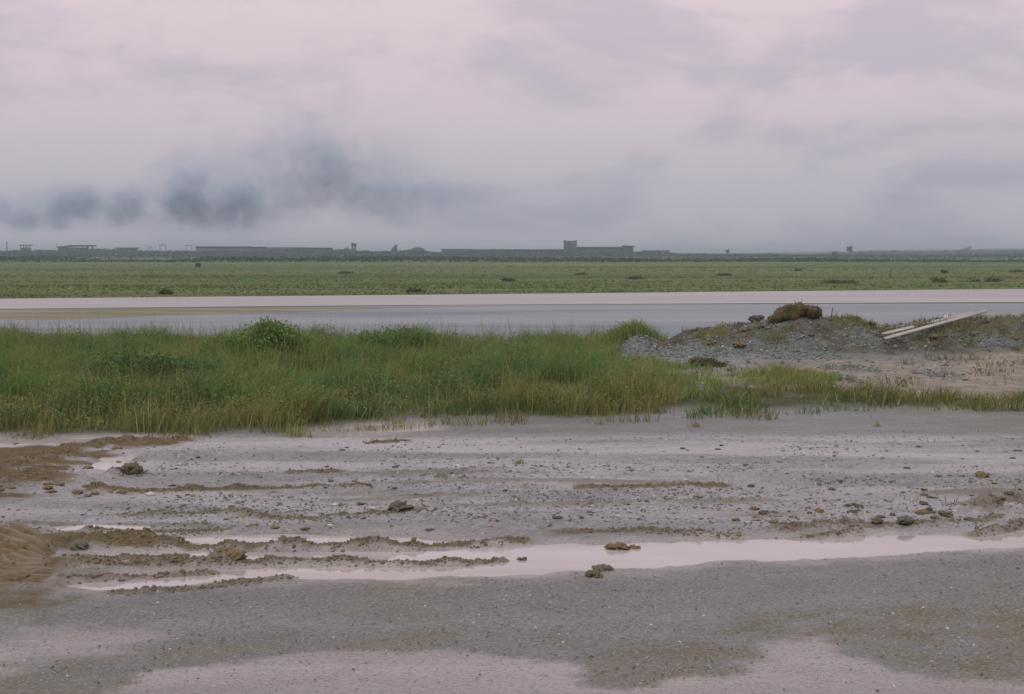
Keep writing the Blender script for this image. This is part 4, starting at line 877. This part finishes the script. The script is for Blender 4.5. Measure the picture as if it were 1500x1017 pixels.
# bushes one can pick out on the plain
k = 0
for u, v, wpx, hpx, lab in ((245, 431, 26, 9, 'broad dark bush just beyond the runway edge'), (610, 428, 32, 6, 'wide flat weed clump at the runway edge'), (1385, 400, 15, 5, 'dark oval bush alone on the green plain'),
                            (1375, 414, 24, 8, 'twiggy green bush near the runway edge grass'), (1230, 415, 60, 6, 'long low bush belt beyond the runway near the stake'), (1440, 413, 60, 7, 'long bush belt at the runway edge by the twiggy bush'),
                            (1170, 397, 14, 4, 'small dark bush far out beyond the marker stakes'), (1060, 404, 30, 4, 'flat dark weed streak on the middle plain'), (745, 412, 20, 5, 'small yellow green bush in front of the long low wing'),
                            (850, 403, 25, 4, 'low bush on the plain below the square tower'), (505, 401, 30, 4, 'thin dark weed streak below the watchtower'), (930, 409, 40, 5, 'broken bush belt on the plain below the end block'),
                            (1490, 399, 22, 5, 'dark bush at the far end of the plain')):
    Db = CAM_H * FPX / (v - HOR); s = Db / FPX; a = wpx * s / 2; hh = hpx * s
    lobes = [(random.uniform(-0.6, 0.6) * a, random.uniform(-0.3, 0.3) * a, hh * 0.3, a * random.uniform(0.35, 0.55), a * 0.35, hh * random.uniform(0.45, 0.75)) for _ in range(5)]
    bush('plain_bush', u, v, Db, lobes, 500, max(0.10, hh * 0.16), (0.09, 0.125, 0.042) if k % 3 else (0.12, 0.155, 0.05), lab, z0=0.0); k += 1
# trees on the skyline
def tree(u, v0, v1, wpx, D, label, split=2, trunk=0.45):
    x = far(u, 0, D)[0]; H = far(u, v1, D)[1]; s = D / FPX; root = empty('tree', (x, D, 0)); tag(root, label, 'tree', None)
    W = wpx * s / 2; t0 = H * trunk; tubes = [limb([(0, 0, -0.2), (0.1, 0, t0 * 0.6), (0, 0, t0), (0.05, 0, H * 0.85)], 0.05 * H * 0.7, 0.05)]; lobes = []
    for i in range(6):
        a = i * 2.4; ex = math.cos(a) * W * 0.55; ez = t0 + (H - t0) * (0.35 + 0.11 * i); tubes.append(limb([(0, 0, t0 * 0.85), (ex * 0.5, math.sin(a) * W * 0.3, (t0 + ez) / 2), (ex, math.sin(a) * W * 0.5, ez)], 0.02 * H, 0.03, 5))
        lobes.append((ex, math.sin(a) * W * 0.5, ez, W * 0.5, W * 0.5, (H - t0) * 0.24))
    V, F = join_tubes(tubes); mesh_obj('trunk', V, [F], BARK_M, root)
    C = crown_points(700, lobes); V, F, c = leaves(C, 0.028 * H + 0.12, jitter(np.tile(np.array((0.045, 0.065, 0.04)), (700, 1)), 0.4)); mesh_obj('crown', V, [F], LEAF_M, root, cols=c)
tree(1250, 376, 361.5, 9, 900, 'tall round headed tree standing alone on the plain')
tree(1228, 376, 368.5, 9, 900, 'small squat tree beside the tall round headed tree', trunk=0.2)
tree(1069.5, 376, 366, 6, 1000, 'small thin tree between the annex and the tall tree')
tree(1424, 376, 362, 14, 1300, 'broad hazy tree before the low hills', trunk=0.2)
tree(1413, 376, 366, 10, 1300, 'short rounded tree beside the broad hazy tree', trunk=0.15)
tree(505, 376, 362.5, 8, 985, 'small bushy tree beside the watchtower', trunk=0.15)

# low hills far away
def hills(name, u0, u1, D, prof, mat, label):
    uu = np.linspace(u0, u1, 160); x = (uu - CX) / FPX * D; top = np.interp(uu, *zip(*prof)); z = np.array([far(0, v, D)[1] for v in top]); z = np.maximum(0.2, z + 2.2 * fbm(x * 0.012, x * 0 + 2, 130, 4) * (z > 1))
    V = []
    for j, (dy, f) in enumerate(((-260, 0.0), (-120, 0.55), (0, 1.0), (500, 0.9), (1200, 0.0))): V.append(np.stack([x, np.full(len(x), D + dy), z * f - (0.5 if f == 0 else 0)], -1))
    V = np.array(V); g = np.arange(V.shape[0] * V.shape[1]).reshape(V.shape[:2]); F = np.stack([g[:-1, :-1], g[:-1, 1:], g[1:, 1:], g[1:, :-1]], -1).reshape(-1, 4)
    return tag(mesh_obj(name, V.reshape(-1, 3), [F], mat, smooth=True), label, kind='structure')
HILL_M = simple('hill_green', (0.07, 0.09, 0.055), 0.3, 0.01)
hills('hills', 1000, 2100, 2300, [(1000, 371), (1150, 370), (1290, 367.5), (1400, 366), (1500, 364.5), (1700, 364), (2100, 366)], HILL_M, 'low hazy hills along the horizon')
join_leaves('distant_wood', [scrub(16000, uni(1180, 1950), 1400, 1600, lambda u, x, d: np.clip(np.interp(u, [1180, 1290, 1500, 1900], [1.0, 4.4, 5.6, 6.0]) * (0.8 + 0.9 * fbm(x * 0.015, d * 0.015, 131, 4)), 0.2, 6), 1.2, GS, 132)], 'bluish distant wood before the low hills')

# ------------------------------------------------------------------ smoke and haze
def puff_mat(name, dens):
    m = bpy.data.materials.new(name); m.use_nodes = True; t = m.node_tree; t.nodes.clear(); o = t.nodes.new('ShaderNodeOutputMaterial'); v = t.nodes.new('ShaderNodeVolumePrincipled')
    v.inputs['Color'].default_value = (0.53, 0.65, 0.81, 1); c = t.nodes.new('ShaderNodeTexCoord'); ln = t.nodes.new('ShaderNodeVectorMath'); ln.operation = 'LENGTH'
    g = t.nodes.new('ShaderNodeNewGeometry'); nz = t.nodes.new('ShaderNodeTexNoise'); nz.inputs['Scale'].default_value = 0.06; nz.inputs['Detail'].default_value = 6; nz.inputs['Roughness'].default_value = 0.6
    t.links.new(g.outputs['Position'], nz.inputs['Vector']); t.links.new(c.outputs['Object'], ln.inputs[0])
    def mth(op, a, b):
        k = t.nodes.new('ShaderNodeMath'); k.operation = op
        for i, q in enumerate((a, b)):
            if isinstance(q, (int, float)): k.inputs[i].default_value = q
            else: t.links.new(q, k.inputs[i])
        return k.outputs[0]
    # thins out from the middle of the puff to its rim, torn by the noise
    f = mth('SUBTRACT', mth('SUBTRACT', 1.0, ln.outputs['Value']), mth('MULTIPLY', mth('SUBTRACT', nz.outputs['Fac'], 0.5), 2.4))
    f = mth('MULTIPLY', mth('MAXIMUM', f, 0.0), mth('MAXIMUM', mth('SUBTRACT', 1.0, ln.outputs['Value']), 0.0))
    t.links.new(mth('MULTIPLY', f, dens), v.inputs['Density']); t.links.new(v.outputs[0], o.inputs['Volume']); return m
SMOKE = [puff_mat('thick_smoke', 0.062), puff_mat('thin_smoke', 0.022), puff_mat('faint_smoke', 0.011)]
Dq = 1500.0
root = empty('smoke_plume', (far(0, 371, Dq)[0], Dq, 0)); tag(root, 'dark grey smoke drifting in puffs over the ruined buildings', 'smoke', kind='stuff')
proto = None
for u, v, ru, rv, k in ((-60, 322, 50, 34, 0), (0, 308, 22, 24, 0), (20, 324, 34, 28, 0), (48, 322, 26, 28, 0), (78, 322, 26, 22, 0), (95, 306, 30, 34, 0), (118, 296, 30, 32, 0), (135, 300, 24, 26, 0), (122, 273, 20, 10, 1),
                     (176, 310, 24, 34, 0), (198, 304, 30, 36, 0), (225, 318, 34, 28, 1), (252, 300, 28, 44, 0), (275, 282, 34, 44, 0), (285, 308, 34, 36, 0), (330, 305, 36, 42, 0), (355, 296, 34, 44, 0), (375, 312, 46, 34, 1),
                     (310, 322, 70, 30, 1), (420, 290, 60, 50, 1), (455, 268, 50, 50, 2), (485, 250, 54, 52, 1), (470, 235, 54, 50, 2), (515, 275, 60, 50, 2), (560, 300, 90, 50, 2), (400, 230, 80, 50, 2), (160, 300, 80, 44, 2),
                     (300, 265, 90, 60, 2), (460, 215, 90, 60, 2), (560, 250, 100, 70, 2), (650, 290, 120, 60, 2), (60, 300, 90, 50, 2)):
    if proto is None: o = proto = mesh_obj('smoke_puff', I2[0] * 1.02, [I2[1]], None, root); proto.data.materials.append(None)
    else: o = proto.copy(); COL.objects.link(o)
    s = Dq / FPX; x, z = far(u, v, Dq); o.location = (x - root.location.x, random.uniform(-20, 20), z); rad = (ru * s * 1.25, (ru + rv) / 2 * s * 1.2, min(rv * s * 1.35, z - 17.5)); o.scale = rad
    o.material_slots[0].link = 'OBJECT'; o.material_slots[0].material = SMOKE[k]
hm = bpy.data.materials.new('haze_air'); hm.use_nodes = True; t = hm.node_tree; t.nodes.clear(); o_ = t.nodes.new('ShaderNodeOutputMaterial'); v_ = t.nodes.new('ShaderNodeVolumePrincipled')
v_.inputs['Color'].default_value = (0.58, 0.68, 0.78, 1); v_.inputs['Density'].default_value = 0.00045; t.links.new(v_.outputs[0], o_.inputs['Volume'])
b = Boxes().box(-8000, 8000, -40, 14500, -1.5, 17.0).build('haze', hm); tag(b, 'thin bluish haze over the plain', kind='stuff')
